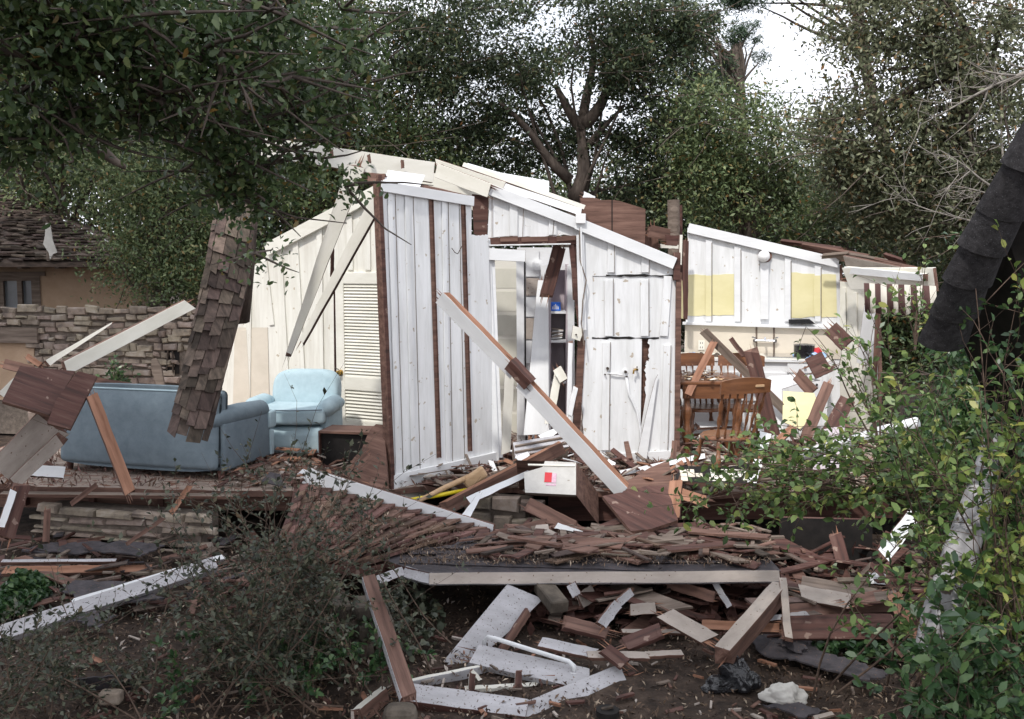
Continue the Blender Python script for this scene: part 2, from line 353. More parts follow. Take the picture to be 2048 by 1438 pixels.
def tree(name, label, base, fork, blobs, nleaf, lsize, leaf, trunk_r=.18, bark='bark', nlimb=22, group='trees standing behind the ruin', clump=.42, nclump=70, seed=1, shape='diamond', twigs=60, limbs=None, flat=.75, limb_k=.75):
    """blobs: list of (centre Vector, (rx,ry,rz), weight)"""
    global RNG
    RNG = np.random.default_rng(seed); rr = random.Random(seed)
    base = Vector(base); fork = Vector(fork)
    root = thing(name, label, 'tree', Matrix.Translation(base), group)
    W = np.array([b[2] for b in blobs], float); W /= W.sum(); cl = []
    for i in range(nclump):
        c, r, _ = blobs[RNG.choice(len(blobs), p=W)]
        d = RNG.normal(size=3); d /= np.linalg.norm(d); rad = RNG.uniform(.1, 1) ** .45
        cl.append(np.array(c) + d * rad * np.array(r))
    cl = np.array(cl)
    idx = RNG.integers(0, nclump, nleaf); cs = RNG.uniform(.55, 1.4, nclump) * clump
    off = RNG.normal(size=(nleaf, 3)) * np.array([1, 1, flat]) * cs[idx][:, None] * .55
    C = cl[idx] + off
    C[:, 2] = np.maximum(C[:, 2], .02 + RNG.uniform(0, .4, nleaf))
    leafmesh('crown', C, lsize, leaf, root, shape)
    mb = MB(); tp = curve_pts(base - Vector((0, 0, .15)), fork, 7, 0, .05, rr)
    mb.tube(tp, [trunk_r * (1.25 - .5 * i / 7) for i in range(8)], bark, 9)
    order = sorted(range(nclump), key=lambda i: rr.random())
    for lim in (limbs or []): mb.tube(curve_pts(lim[0], lim[1], 6, 0, .07, rr), [lim[2] * (1 - .11 * i) for i in range(7)], bark, 7)
    for i in order[:nlimb]:
        st = tp[-1].lerp(tp[-3], rr.random()) if rr.random() < .7 else tp[-2]
        mb.tube(curve_pts(st, cl[i], 6, .1, .09, rr), [trunk_r * limb_k * (.45 - .065 * j) for j in range(7)], bark, 5, cap=False)
    for i in order[:twigs]:
        c = Vector(cl[i])
        for k in range(3):
            e = c + Vector((rr.gauss(0, 1), rr.gauss(0, 1), rr.gauss(0, .6))) * clump * 1.3
            mb.tube(curve_pts(c, e, 3, 0, .1, rr), [.012, .009, .006, .003], bark, 3, cap=False)
    t = mb.build('trunk', root, None, smooth='all'); t.matrix_parent_inverse = root.matrix_basis.inverted()
    return root
def shrub(name, label, base, stems, nleaf_per, lsize, leaf, r=.012, bark='twig', seed=1, sub=4, spread=.25, cat='shrub', group=None, shape='oval', yleaf=None, sag=.05, aspect=.55):
    """stems: list of (start, end) points; leaves grow along each stem and its side twigs"""
    global RNG
    RNG = np.random.default_rng(seed); rr = random.Random(seed); root = thing(name, label, cat, Matrix.Translation(Vector(base)), group)
    mb = MB(); C = []; D = []
    for a, b in stems:
        pts = curve_pts(a, b, 7, sag, .06, rr); L = (Vector(b) - Vector(a)).length
        mb.tube(pts, [r * (1.1 - .13 * i) for i in range(8)], bark, 5, cap=False)
        tw = [pts[3:]]
        for k in range(sub):
            j = rr.randint(2, 7); dd = (pts[j] - pts[j - 1]).normalized()
            e = pts[j] + (dd * .6 + Vector((rr.gauss(0, .7), rr.gauss(0, .7), rr.gauss(0, .6)))) * spread * rr.uniform(.5, 1.3)
            q = curve_pts(pts[j], e, 4, 0, .08, rr); mb.tube(q, [r * .4, r * .35, r * .28, r * .2, r * .12], bark, 3, cap=False); tw.append(q)
        for q in tw:
            for m_ in range(nleaf_per):
                t = rr.uniform(.05, 1) * (len(q) - 1); i = min(int(t), len(q) - 2); p = q[i].lerp(q[i + 1], t - i); dd = (q[i + 1] - q[i]).normalized()
                o = Vector((rr.gauss(0, 1), rr.gauss(0, 1), rr.gauss(0, .8))).normalized()
                d = (dd * .7 + o).normalized(); C.append(p + d * lsize * .6); D.append(d)
    leafmesh('foliage', C, lsize, leaf, root, shape, dirs=np.array(D), up=.5, aspect=aspect)
    t = mb.build('stems', root, None, smooth='all'); t.matrix_parent_inverse = root.matrix_basis.inverted()
    return root
def shingles(mb, p00, p10, p11, p01, rows, per, m, th=.012, seed=0, curve=0, lap=1.5, skip=0, mess=1.0, base=None, upv=None):
    """courses on the patch; rows run from the p00-p10 edge (lowest course) to p01-p11"""
    rr = random.Random(seed); a, b, c, d = map(Vector, (p00, p10, p11, p01))
    n0 = (b - a).cross(d - a).normalized()
    if upv is not None:
        if n0.dot(upv) < 0: n0 = -n0
    elif n0.z < -.2 or (abs(n0.z) <= .2 and n0.dot(EYE - a) < 0): n0 = -n0
    def S(s, t):
        return (a.lerp(b, s)).lerp(d.lerp(c, s), t) + n0 * curve * math.sin(math.pi * max(0, min(1, s)))
    for i in range(rows):
        s = -rr.uniform(0, .5) / per
        while s < 1:
            w_ = rr.uniform(.6, 1.4) / per; s1 = min(1, s + w_ * .97); s0 = max(0, s)
            if s1 - s0 > .02 and rr.random() > skip:
                t0 = i / rows + rr.uniform(-.16, .16) * mess / rows; t1 = min(1, t0 + lap / rows)
                lift = th * 2.1 + rr.uniform(0, th) * mess; tw = rr.uniform(-.08, .08) * mess / rows
                q = [S(s0, t0 + tw) + n0 * (lift - th), S(s1, t0 - tw) + n0 * (lift - th), S(s1, t1) , S(s0, t1)]
                Q = [q[0] + n0 * th, q[1] + n0 * th, q[2] + n0 * th * .6, q[3] + n0 * th * .6]
                mb.quadmesh(q + Q, [(4, 5, 6, 7), (3, 2, 1, 0), (0, 1, 5, 4), (1, 2, 6, 5), (2, 3, 7, 6), (3, 0, 4, 7)], m)
            s += w_
FZ = .42   # floor level of the ruined cottage
# ================================================================== SETTING
def ground():
    n = 130; xs = np.sign(np.linspace(-1, 1, n)) * (np.abs(np.linspace(-1, 1, n)) ** 2.6) * 160
    ys = 6 + np.sign(np.linspace(-1, 1, n)) * (np.abs(np.linspace(-1, 1, n)) ** 2.6) * 200
    rr = np.random.default_rng(3); X, Y = np.meshgrid(xs, ys); 
    Z = .03 * np.sin(X * 1.7 + .6) * np.cos(Y * 1.3) + .02 * np.sin(X * 4.1 + Y * 3.3) + rr.normal(0, .007, X.shape) - .04
    V = np.stack([X, Y, Z], -1).reshape(-1, 3); F = []
    for j in range(n - 1):
        for i in range(n - 1): a = j * n + i; F.append((a, a + 1, a + n + 1, a + n))
    me = bpy.data.meshes.new('ground'); me.from_pydata(V.tolist(), [], F); me.materials.append(MATS['dirt'])
    me.polygons.foreach_set('use_smooth', [True] * len(F)); o = bpy.data.objects.new('ground', me); COL.objects.link(o)
    tag(o, 'dark brown bare soil strewn with needles and leaves', 'ground', kind='structure')
ground()
# platform floor of the cottage
mb = MB(); fl = [(-5.3, 8.55), (-3.9, 8.15), (-1.25, 7.95), (-.55, 8.3), (.4, 8.0), (1.6, 7.9), (3.4, 8.2), (4.6, 8.4), (4.4, 12.6), (-5.3, 13.2)]
mb.prism(jag(fl, (0, 1, 2, 3, 4, 5, 6), .03, 9, 3), FZ - .05, FZ, 'floor_boards', 'raw_wood')
o = mb.build('floor'); tag(o, 'wooden floor platform of the collapsed cottage littered with scraps', 'floor', kind='structure')
r = thing('floor_framing', 'dark timber joists and rim beams under the front edge of the raised floor', 'floor framing', Matrix.Translation((0, 8.3, 0)))
mb = MB(); mb.box(-5.2, -1.3, 0, .05, .17, FZ - .055, 'raw_wood'); mb.build('rim_beam', r, Matrix.Rotation(R(-3.0), 4, 'Z') @ Matrix.Translation((0, -.08, 0)))
mb = MB(); mb.box(.3, 4.5, 0, .05, .14, FZ - .055, 'dark_wood'); mb.build('rim_beam', r, Matrix.Rotation(R(2), 4, 'Z') @ Matrix.Translation((0, -.22, 0)))
for x in (-4.9, -4.3, -3.7, -3.1, -2.5, -1.9): mb = MB(); mb.box(x, x + .05, .06, 4, .2, FZ - .06, 'dark_wood'); mb.build('joist', r)

def stonewall(name, label, F, x0, x1, z0, z1, th, m='stone', hs=(.05, .13), ws=(.08, .30), seed=4, holes=(), topj=.04):
    """rubble masonry: each stone is a bulged block set proud of a mortar core"""
    root = thing(name, label, 'stone wall', F.M); rr = random.Random(seed)
    core = MB(); core.prism([(x0, z0), (x1, z0), (x1, z1 - .03), (x0, z1 - .03)], -th, -.035, 'mortar'); core.build('mortar_core', root)
    mb = MB(); z = z0
    while z < z1:
        h = rr.uniform(*hs); x = x0 - rr.uniform(0, .1)
        while x < x1:
            ww = rr.uniform(*ws); zz = z + rr.uniform(-.02, .02); hh = h * rr.uniform(.75, 1.1); pr = rr.uniform(-.02, .02)
            if not any(a < x + ww / 2 < b and c < zz + hh / 2 < d for a, b, c, d in holes):
                g = .006; a, b, c, d = x + g, x + ww - g, zz + g, min(zz + hh - g, z1 + rr.uniform(0, topj))
                j = lambda: rr.uniform(-.014, .014)
                if d > c + .02:
                    o4 = [(a + j(), c + j()), (b + j(), c + j()), (b + j(), d + j()), (a + j(), d + j())]
                    e = .012; i4 = [(o4[0][0] + e, o4[0][1] + e), (o4[1][0] - e, o4[1][1] + e), (o4[2][0] - e, o4[2][1] - e), (o4[3][0] + e, o4[3][1] - e)]
                    vs = [(*p, -.06) for p in o4] + [(*p, pr - .012) for p in o4] + [(*p, pr + .006 + rr.uniform(0, .012)) for p in i4]
                    mb.quadmesh(vs, [(8, 9, 10, 11), (0, 1, 5, 4), (1, 2, 6, 5), (2, 3, 7, 6), (3, 0, 4, 7), (4, 5, 9, 8), (5, 6, 10, 9), (6, 7, 11, 10), (7, 4, 8, 11)], m)
            x += ww
        z += h
    mb.build('stones', root, smooth=False); return root, F
# stone wall behind the sofa
F = vert(-60, 1000, 13.2, 395, 12.6); zt = lambda u, v: F.at(u, v)[1]
# frame origin is below ground level for pixel row 1000: shift so z=0 is ground
def ground_frame(u1, d1, u2, d2, z=0.0):
    a = P(u1, 700, d1); b = P(u2, 700, d2); a.z = z; b.z = z; return Frame(a, b, a + Vector((0, 0, 1)))
F = ground_frame(-90, 13.3, 398, 12.6); xr = F.at(395, 700)[0]
zl, zr = F.at(0, 622)[1], F.at(390, 612)[1]
root, F = stonewall('stone_garden_wall', 'rubble stone wall of tan and grey blocks behind the long fallen rafter', F, 0, xr, 0, (zl + zr) / 2, .35,
    holes=[(F.at(0, 700)[0] - 1, F.at(68, 700)[0], 0, F.at(0, 650)[1]), (F.at(328, 0)[0], F.at(354, 0)[0], F.at(300, 748)[1], F.at(300, 695)[1])])
mb = MB(); a = F.at(-40, 684); b = F.at(78, 655); mb.box(a[0], b[0], a[1], b[1], 0, .05, 'grey_wood'); mb.build('timber_lintel', root)
mb = MB(); mb.prism([F.at(-60, 800), F.at(66, 800), F.at(66, 684), F.at(-60, 684)], -.12, -.02, 'stucco'); mb.build('plaster_panel', root)
mb = MB(); mb.prism([F.at(327, 748), F.at(356, 748), F.at(356, 694), F.at(327, 694)], -.05, -.025, 'black_matte'); mb.tube([(*F.at(333, 745), .0), (*F.at(336, 700), .0)], .012, 'iron', 6); mb.tube([(*F.at(346, 745), .0), (*F.at(345, 700), .0)], .012, 'iron', 6); mb.build('iron_grate', root)
slab('leaning_slab', 'narrow grey round-topped slab leaning on the stone wall', 'slab', [(300, 780, 12.3), (330, 780, 12.3), (300, 720, 12.4)], [(318, 790), (332, 790), (322, 735), (312, 716), (303, 718), (302, 735)], .05, 'grey_wood', 'grey_wood')
# low foundation wall under the floor at the left
F = ground_frame(60, 8.15, 400, 7.75)
stonewall('foundation_wall', 'low wall of long flat tan stones under the sofa platform', F, 0, F.at(395, 1000)[0], 0, F.at(200, 1018)[1], .3, 'stone', (.05, .09), (.2, .42), seed=8)
# stone pier in the middle
F = ground_frame(925, 7.9, 1052, 7.75)
stonewall('stone_pier', 'short pale stone pier under the middle of the broken floor', F, F.at(942, 1000)[0], F.at(1048, 1000)[0], 0, .40, .3, 'stone', (.12, .17), (.16, .28), seed=12)
# dark stone steps
root = thing('stone_steps', 'dark mossy stone steps rising behind the thin grey shrub', 'steps', Matrix.Translation(P(680, 1300, 'z0')))
for k, (u, v, wd, dp, h) in enumerate([(640, 1262, .6, .3, .10), (670, 1230, .5, .3, .20), (700, 1200, .45, .25, .29)]):
    c = P(u, v, 'z%f' % (h)) - P(680, 1300, 'z0'); mb = MB(); rr = random.Random(k)
    for q in range(4):
        for lv in range(k + 1):
            hh = h / (k + 1); mb.rbox(c.x + (q - 1.5) * wd / 4 + rr.uniform(-.03, .03), c.y + rr.uniform(-.05, .05), hh * (lv + .5), wd / 4 * rr.uniform(.85, 1.15), dp * rr.uniform(.8, 1.1), hh * rr.uniform(.8, .98), .025, 'dark_stone', 2, Matrix.Rotation(R(12 + rr.uniform(-14, 14)), 4, 'Z') @ Matrix.Rotation(R(rr.uniform(-6, 6)), 4, 'X'))
    mb.build('step', root)

# neighbour house
F = ground_frame(-400, 17.2, 262, 18.6); root = thing('neighbour_house', 'tan stucco house with mossy brown shingle roof and curtained window at the far left', 'house', F.M)
W_ = F.at(262, 600)[0]; ze = F.at(200, 520)[1]
hx0, hx1 = F.at(-8, 560)[0], F.at(80, 560)[0]; hz0, hz1 = F.at(0, 632)[1], F.at(0, 552)[1]
mb = MB(); t_ = .25
for (a, b, c, d) in ((0, hx0, 0, ze), (hx1, W_, 0, ze), (hx0, hx1, 0, hz0), (hx0, hx1, hz1, ze)): mb.prism([(a, c), (b, c), (b, d), (a, d)], -t_, 0, 'stucco')
mb.prism([(W_ - .002, 0), (W_ - .2, 0), (W_ - .2, ze), (W_ - .002, ze)], -7, -t_ - .002, 'stucco'); mb.build('wall', root)
mb = MB(); z_ = .0
for (a, b, c, d) in ((hx0, hx1, hz1 - .09, hz1), (hx0, hx1, hz0, hz0 + .09), (hx0, hx0 + .12, hz0 + .09, hz1 - .09), (hx1 - .15, hx1, hz0 + .09, hz1 - .09), ((hx0 + hx1) / 2 - .02, (hx0 + hx1) / 2 + .06, hz0 + .09, hz1 - .09)): mb.box(a, b, c, d, -.1, .03, 'grey_wood')
wn = mb.build('window', root); mb = MB(); mb.box(hx0, hx1, hz0, hz1, -.16, -.14, 'glass_dark'); mb.build('pane', wn)
mb = MB(); mb.box(hx0 - .1, hx1 + .1, hz1, hz1 + .08, 0.002, .09, 'grey_wood'); mb.build('lintel', wn)
# hipped roof: front slope and its soffit
A = [F.M @ Vector(p) for p in ((-.6, ze - .05, .75), (W_ + .5, ze - .05, .75), (0, 0, 0), (0, 0, 0))]; A[2] = P(10, 388, 21.0); A[3] = P(-420, 392, 20.2)
Mi = F.M.inverted(); mb = MB(); L = [Mi @ q for q in A]
mb.quadmesh([tuple(q) for q in L] + [(q.x, q.y - .08, q.z) for q in L], [(0, 1, 2, 3), (7, 6, 5, 4), (0, 4, 5, 1), (1, 5, 6, 2)], 'shingle_brown')
B_ = Mi @ A[1]; mb.quadmesh([tuple(B_), (B_.x, B_.y, -8), (L[2].x, L[2].y, L[2].z - 1)], [(0, 1, 2)], 'shingle_brown')
sh = MB(); shingles(sh, L[0], L[1], L[2], L[3], 26, 40, 'shingle_brown', .03, 5, mess=1.4, upv=Vector((0, 1, .3))); 
rf = mb.build('roof', root); sh.build('shingles', rf)
for q in range(12):
    x = q * .62; mb = MB(); mb.box(x, x + .07, ze - .16, ze - .06, 0.003, .7, 'grey_wood'); mb.build('rafter_tail', rf)
# white thing (torn sheet) on a pipe on that roof
o = MB(); a, b = P(95, 440, 15.6), P(100, 520, 15.6); o.tube([P(97, 522, 15.7), P(95, 437, 15.7)], .03, 'grey_wood', 6); root = thing('vent_pipe', 'thin grey vent pipe standing on the mossy roof of the far house', 'pipe', Matrix.Translation(P(97, 522, 15.7)))
x = o.build('pipe', root); x.matrix_parent_inverse = root.matrix_basis.inverted()
mb = MB(); c = MB(); mb.tube([P(95, 434, 15.7), P(95, 440, 15.7)], .07, 'iron', 8); x = mb.build('cap', root); x.matrix_parent_inverse = root.matrix_basis.inverted()
slab('torn_sheet', 'torn white sheet hanging down the mossy roof from a vent', 'sheet', [(90, 520, 15.6), (110, 520, 15.6), (95, 445, 15.65)], [(91, 446), (100, 446), (105, 480), (114, 505), (106, 508), (100, 519), (97, 505), (86, 488), (90, 470)], .02, 'white_cloth', 'white_cloth')
# ================================================================== STANDING WALLS
def wallpanel(root, F, px, thick, face, side='raw_wood', name='boards', jagged=(), z=0, amp=.012):
    pts = F.pts(px); pts = jag(pts, jagged, amp, 12, 5) if jagged else pts
    mb = MB(); mb.prism(pts, z - thick, z, face, side, 'dark_wood'); return mb.build(name, root)
def strip(root, F, a, b, w, z0, z1, face, side=None, name='batten'):
    """straight strip between two photo points lying on the wall face"""
    p, q = F.at(*a), F.at(*b); dx, dy = q[0] - p[0], q[1] - p[1]; l = math.hypot(dx, dy); nx, ny = -dy / l * w / 2, dx / l * w / 2
    mb = MB(); mb.prism([(p[0] - nx, p[1] - ny), (q[0] - nx, q[1] - ny), (q[0] + nx, q[1] + ny), (p[0] + nx, p[1] + ny)], z0, z1, face, side or face)
    return mb.build(name, root, bevel=.002)
# --- W0 living room back wall
F0 = ground_frame(430, 11.5, 790, 10.3, FZ); F = F0
root = thing('living_room_wall', 'cream board wall with sloping top rail behind the pale blue armchair', 'wall', F.M)
wallpanel(root, F, [(432, 872), (668, 872), (664, 560), (780, 540), (780, 372), (700, 420), (540, 505), (488, 548), (470, 600), (456, 700), (440, 800)], .05, 'wall_cream', jagged=(7, 8, 9), z=0)
wallpanel(root, F, [(446, 838), (466, 838), (470, 655), (536, 655), (540, 838), (548, 850), (438, 850)], .004, 'beige_paint', name='beige_patch', z=.006)
for a, b in (((560, 500), (580, 860)), ((592, 480), (612, 860)), ((640, 455), (645, 860)), ((530, 520), (545, 650)), ((500, 548), (497, 860)), ((700, 420), (702, 540)), ((735, 402), (737, 540))):
    strip(root, F, a, b, .075, .003, .02, 'wall_cream')
for a, b in (((490, 660), (500, 850)),): strip(root, F, a, b, .08, .009, .024, 'beige_paint')
strip(root, F, (538, 500), (782, 372), .14, .022, .06, 'cream_paint', 'cream_paint', name='top_rail')
# louvred door in it
def door(root, F, px, name='door'):
    (x0, y0), (x1, y1) = F.at(*px[0]), F.at(*px[1]); return x0, x1, min(y0, y1), max(y0, y1)
x0, x1 = F.at(676, 700)[0], F.at(782, 700)[0]; z0, z1 = .01, F.at(700, 545)[1]
dm = MB(); st = .11; zm = F.at(700, 757)[1]; zmh = .12
for a, b, c, d in ((x0, x0 + st, z0, z1), (x1 - .03, x1, z0, z1), (x0 + st, x1 - .03, z1 - .12, z1), (x0 + st, x1 - .03, zm - zmh, zm + zmh * .2), (x0 + st, x1 - .03, z0, z0 + .18)): dm.box(a, b, c, d, .0, .035, 'cream_paint')
dr = dm.build('louvre_door', root, bevel=.003); tag(dr, 'cream louvred door with brass knob')
lm = MB()
for lo, hi in ((z0 + .18, zm - zmh), (zm + .024, z1 - .12)):
    k = int((hi - lo) / .034)
    for i in range(k):
        z = lo + (i + .5) * (hi - lo) / k; lm.quadmesh([(x0 + st, z - .014, .03), (x1 - .03, z - .014, .03), (x1 - .03, z + .014, .006), (x0 + st, z + .014, .006), (x0 + st, z - .020, .026), (x1 - .03, z - .020, .026), (x1 - .03, z + .008, .0), (x0 + st, z + .008, .0)], [(0, 1, 2, 3), (7, 6, 5, 4), (0, 4, 5, 1)], 'cream_paint')
lm.build('slats', dr); mb = MB(); mb.box(x0 + st, x1 - .03, z0 + .18, z1 - .12, -.03, -.02, 'beige_paint'); mb.build('backing', dr)
mb = MB(); kx, kz = F.at(686, 744); mb.tube([(kx, kz, .03), (kx, kz, .05), (kx, kz, .06), (kx, kz, .075), (kx, kz, .09), (kx, kz, .098)], [.03, .03, .012, .026, .026, .012], 'brass', 14); mb.build('knob', dr, smooth=True)
strip(root, F, (666, 545), (669, 872), .06, -.03, .03, 'cream_paint', 'dark_wood', 'door_jamb')
# --- W1 freestanding board panel
F = ground_frame(757, 8.0, 990, 9.1, FZ); F1 = F
root = thing('standing_wall_panel', 'white board wall panel with torn-off battens standing in the centre of the ruin', 'wall', F.M)
wallpanel(root, F, [(782, 985), (995, 935), (976, 470), (943, 470), (943, 408), (757, 362)], .07, 'wall_white', 'raw_wood', jagged=(1, 2, 4), amp=.006)
strip(root, F, (757, 372), (943, 403), .085, .004, .035, 'white_paint', 'white_paint', 'cap_rail')
strip(root, F, (783, 973), (990, 924), .20, .004, .03, 'white_paint', 'white_paint', 'baseboard')
strip(root, F, (790, 994), (968, 942), .10, .032, .055, 'cream_paint', 'pale_wood', 'skirting')
for a, b, w_ in (((790, 385), (806, 948), .012), ((826, 390), (840, 940), .012), ((896, 400), (905, 925), .012), ((918, 403), (929, 920), .012)): strip(root, F, a, b, w_ * .55, .002, .004, 'grey_wood', name='board_seam')
for a, b in (((778, 378), (795, 950)), ((812, 385), (826, 940)), ((886, 400), (895, 928))): strip(root, F, a, b, .05, .003, .012, 'wall_white')
for a, b in (((861, 396), (877, 915)), ((925, 405), (939, 902))):
    strip(root, F, a, b, .055, .003, .007, 'raw_wood', name='bare_seam'); strip(root, F, (a[0] + 3, a[1]), (b[0] + 3, b[1]), .010, .008, .016, 'dark_wood', name='seam_gap')
strip(root, F, (755, 350), (783, 985), .045, .004, .03, 'dark_wood', 'raw_wood', 'corner_stud')
mb = MB(); h = F.at(905, 503); mb.tube([(h[0] - .03, h[1] + .03, .02), (h[0] - .02, h[1] - .01, .05), (h[0] + .01, h[1] - .02, .055), (h[0] + .05, h[1] + .01, .04), (h[0] + .07, h[1] + .05, .05)], .004, 'iron', 5); mb.build('wire_hook', root)
# --- gable + pantry wall
F = ground_frame(955, 9.1, 1362, 9.22, FZ); F2 = F
root = thing('gable_wall', 'white gable wall with open doorway and cracked boards under a sloping rake', 'wall', F.M)
wallpanel(root, F, [(975, 476), (1160, 470), (1160, 452), (1155, 440), (980, 375)], .06, 'wall_white', jagged=(0,), name='gable_boards')
# pantry wall with the gap where a board is missing
wallpanel(root, F, [(1172, 938), (1280, 932), (1284, 676), (1190, 676), (1185, 552), (1355, 551), (1342, 536), (1342, 528), (1157, 440), (1160, 600), (1166, 700), (1163, 800)], .05, 'wall_white', jagged=(9, 10, 11), name='pantry_boards')
wallpanel(root, F, [(1190, 677.5), (1284, 677.5), (1296, 677.5), (1355, 677.5), (1355, 552), (1185, 552.6)], .05, 'wall_white', name='pantry_boards', z=-.008)
wallpanel(root, F, [(1297, 676), (1355, 676), (1354, 925), (1282, 932), (1281, 860), (1292, 790), (1290, 730), (1297, 720)], .05, 'wall_white', jagged=(5, 6, 7), name='pantry_boards')
wallpanel(root, F, [(1272, 934), (1300, 932), (1300, 670), (1272, 670)], .02, 'raw_wood', name='bare_stud', z=-.055)
for (u0, u1, v) in ((1212, 1350, 551), (1184, 1318, 676)):
    a, b = F.at(u0, v), F.at(u1, v); mb = MB(); mb.prism(jag([(a[0], a[1] - .008), (b[0], b[1] - .006), (b[0], b[1] + .008), (a[0], a[1] + .010)], (0, 2), .008, 14, 3), .001, .004, 'black_matte'); mb.build('crack', root)
for a, b in (((1223, 470), (1222, 545)), ((1290, 505), (1290, 545)), ((1217, 560), (1217, 672)), ((1288, 560), (1289, 672)), ((1335, 552), (1327, 672)), ((1027, 400), (1027, 472)), ((1105, 432), (1105, 470)), ((1213, 684), (1210, 900)), ((1335, 690), (1328, 905)), ((1216, 425), (1216, 545))):
    if a[1] != 425: strip(root, F, a, b, .075, .003, .02, 'wall_white')
for a, b in (((1228, 470), (1228, 547)), ((1298, 505), (1297, 548)), ((1226, 557), (1227, 672)), ((1297, 557), (1297, 672)), ((1220, 684), (1217, 915)), ((1341, 690), (1334, 915)), ((984, 395), (984, 474)), ((1047, 405), (1045, 474)), ((1108, 435), (1105, 474))):
    strip(root, F, a, b, .006, .021, .023, 'grey_wood', name='board_seam')
strip(root, F, (1172, 925), (1348, 915), .15, .004, .03, 'white_paint', name='baseboard')
strip(root, F, (980, 380), (1158, 449), .10, .004, .06, 'white_paint', 'white_paint', 'rake_board')
strip(root, F, (1152, 447), (1347, 527), .11, .004, .065, 'white_paint', 'white_paint', 'rake_board')
strip(root, F, (976, 484), (1158, 480), .075, -.06, .03, 'dark_wood', 'raw_wood', 'door_header')
for a, b in (((1000, 479), (1035, 478)), ((1042, 479), (1095, 478)), ((1112, 478), (1150, 476))): strip(root, F, a, b, .045, .031, .05, 'raw_wood', name='torn_lath')
strip(root, F, (976, 491), (1140, 488), .012, .0, .06, 'white_paint', name='header_trim')
strip(root, F, (966, 478), (985, 935), .13, .004, .04, 'white_paint', 'white_paint', 'door_casing')
strip(root, F, (984, 520), (1000, 915), .05, -.02, .02, 'white_paint', 'white_paint', 'door_casing')
strip(root, F, (975, 508), (1050, 512), .11, .042, .065, 'white_paint', 'grey_wood', 'head_casing')
strip(root, F, (1148, 478), (1153, 600), .06, -.05, .01, 'dark_wood', 'raw_wood', 'split_stud')
strip(root, F, (1142, 490), (1163, 680), .045, .0, .03, 'dark_wood', 'raw_wood', 'split_stud')
strip(root, F, (1163, 680), (1150, 905), .07, -.03, .02, 'raw_wood', 'dark_wood', 'split_stud')
strip(root, F, (1159, 470), (1164, 660), .07, .012, .045, 'white_paint', 'white_paint', 'corner_trim')
strip(root, F, (1357, 545), (1353, 925), .05, -.04, .025, 'raw_wood', 'raw_wood', 'corner_post')
strip(root, F, (1353, 505), (1352, 560), .06, -.03, .04, 'dark_wood', 'raw_wood', 'splintered_end')
strip(root, F, (1361, 470), (1359, 530), .03, .0, .03, 'cream_paint', 'raw_wood', 'splintered_end')
# wires and plate hanging down the corner
mb = MB(); q = [F.at(*p) for p in ((1157, 455), (1158, 520), (1170, 560), (1163, 600), (1160, 645), (1165, 690))]; mb.tube([(*p, .06 + .01 * i) for i, p in enumerate(q)], .006, 'grey_wood', 5)
q = [F.at(*p) for p in ((1160, 455), (1162, 540), (1168, 600), (1158, 640))]; mb.tube([(*p, .07) for p in q], .009, 'white_paint', 6); mb.build('cable', root)
mb = MB(); a = F.at(1158, 437); mb.box(a[0] - .04, a[0] + .05, a[1] - .05, a[1] + .04, .066, .10, 'white_label'); mb.build('junction_box', root, bevel=.004)
mb = MB(); mb.prism(F.pts([(1144, 650), (1166, 657), (1158, 681), (1141, 675)]), .05, .075, 'cream_paint', 'grey_wood'); mb.tube([(*F.at(1150, 668), .075), (*F.at(1150, 668), .095)], .008, 'iron', 6); mb.build('switch_plate', root)
# taps and pipe on the pantry wall
def valve(mb, u, v, r=.026):
    x, z = F.at(u, v); mb.tube([(x, z, .0), (x, z, .012)], r, 'white_paint', 14); mb.tube([(x, z, .012), (x, z, .05)], r * .5, 'iron', 10)
mb = MB(); [valve(mb, *p) for p in ((1214, 736), (1250, 743))]; valve(mb, 1209, 748, .014); valve(mb, 1252, 752, .014)
mb.tube([(*F.at(1214, 746), .02), (*F.at(1230, 747), .03), (*F.at(1252, 751), .02)], .008, 'white_paint', 6); mb.build('laundry_taps', root)
mb = MB(); q = ((1252, 754), (1256, 785), (1272, 820), (1280, 860), (1282, 910)); mb.tube([(*F.at(*p), .03) for p in q], .013, 'white_paint', 7); mb.build('drain_hose', root, smooth='all')
mb = MB(); x, z = F.at(1272, 738); mb.tube([(x, z, 0), (x, z, .06)], .012, 'brass', 8); mb.tube([(x, z, .05), (x - .03, z - .005, .055), (x - .035, z - .04, .055)], .009, 'brass', 7); mb.tube([(x - .0, z + .015, .05), (x, z + .03, .05)], .006, 'iron', 6); mb.build('brass_tap', root)
mb = MB(); mb.prism(F.pts([(1268, 930), (1290, 928), (1314, 748), (1308, 760), (1290, 830)]), .03, .045, 'white_paint', 'grey_wood'); o = mb.build('wall_splinter', None, F.M); tag(o, 'long pointed white splinter leaning on the pantry wall beside the bare red stud', 'board')
slab('brown_lath', 'short brown lath leaning at the foot of the white pantry wall', 'board', [(1250, 928, 8.95), (1262, 928, 8.95), (1252, 880, 9.1)], [(1256, 928), (1268, 926), (1257, 882), (1248, 883)], .02, 'raw_wood')
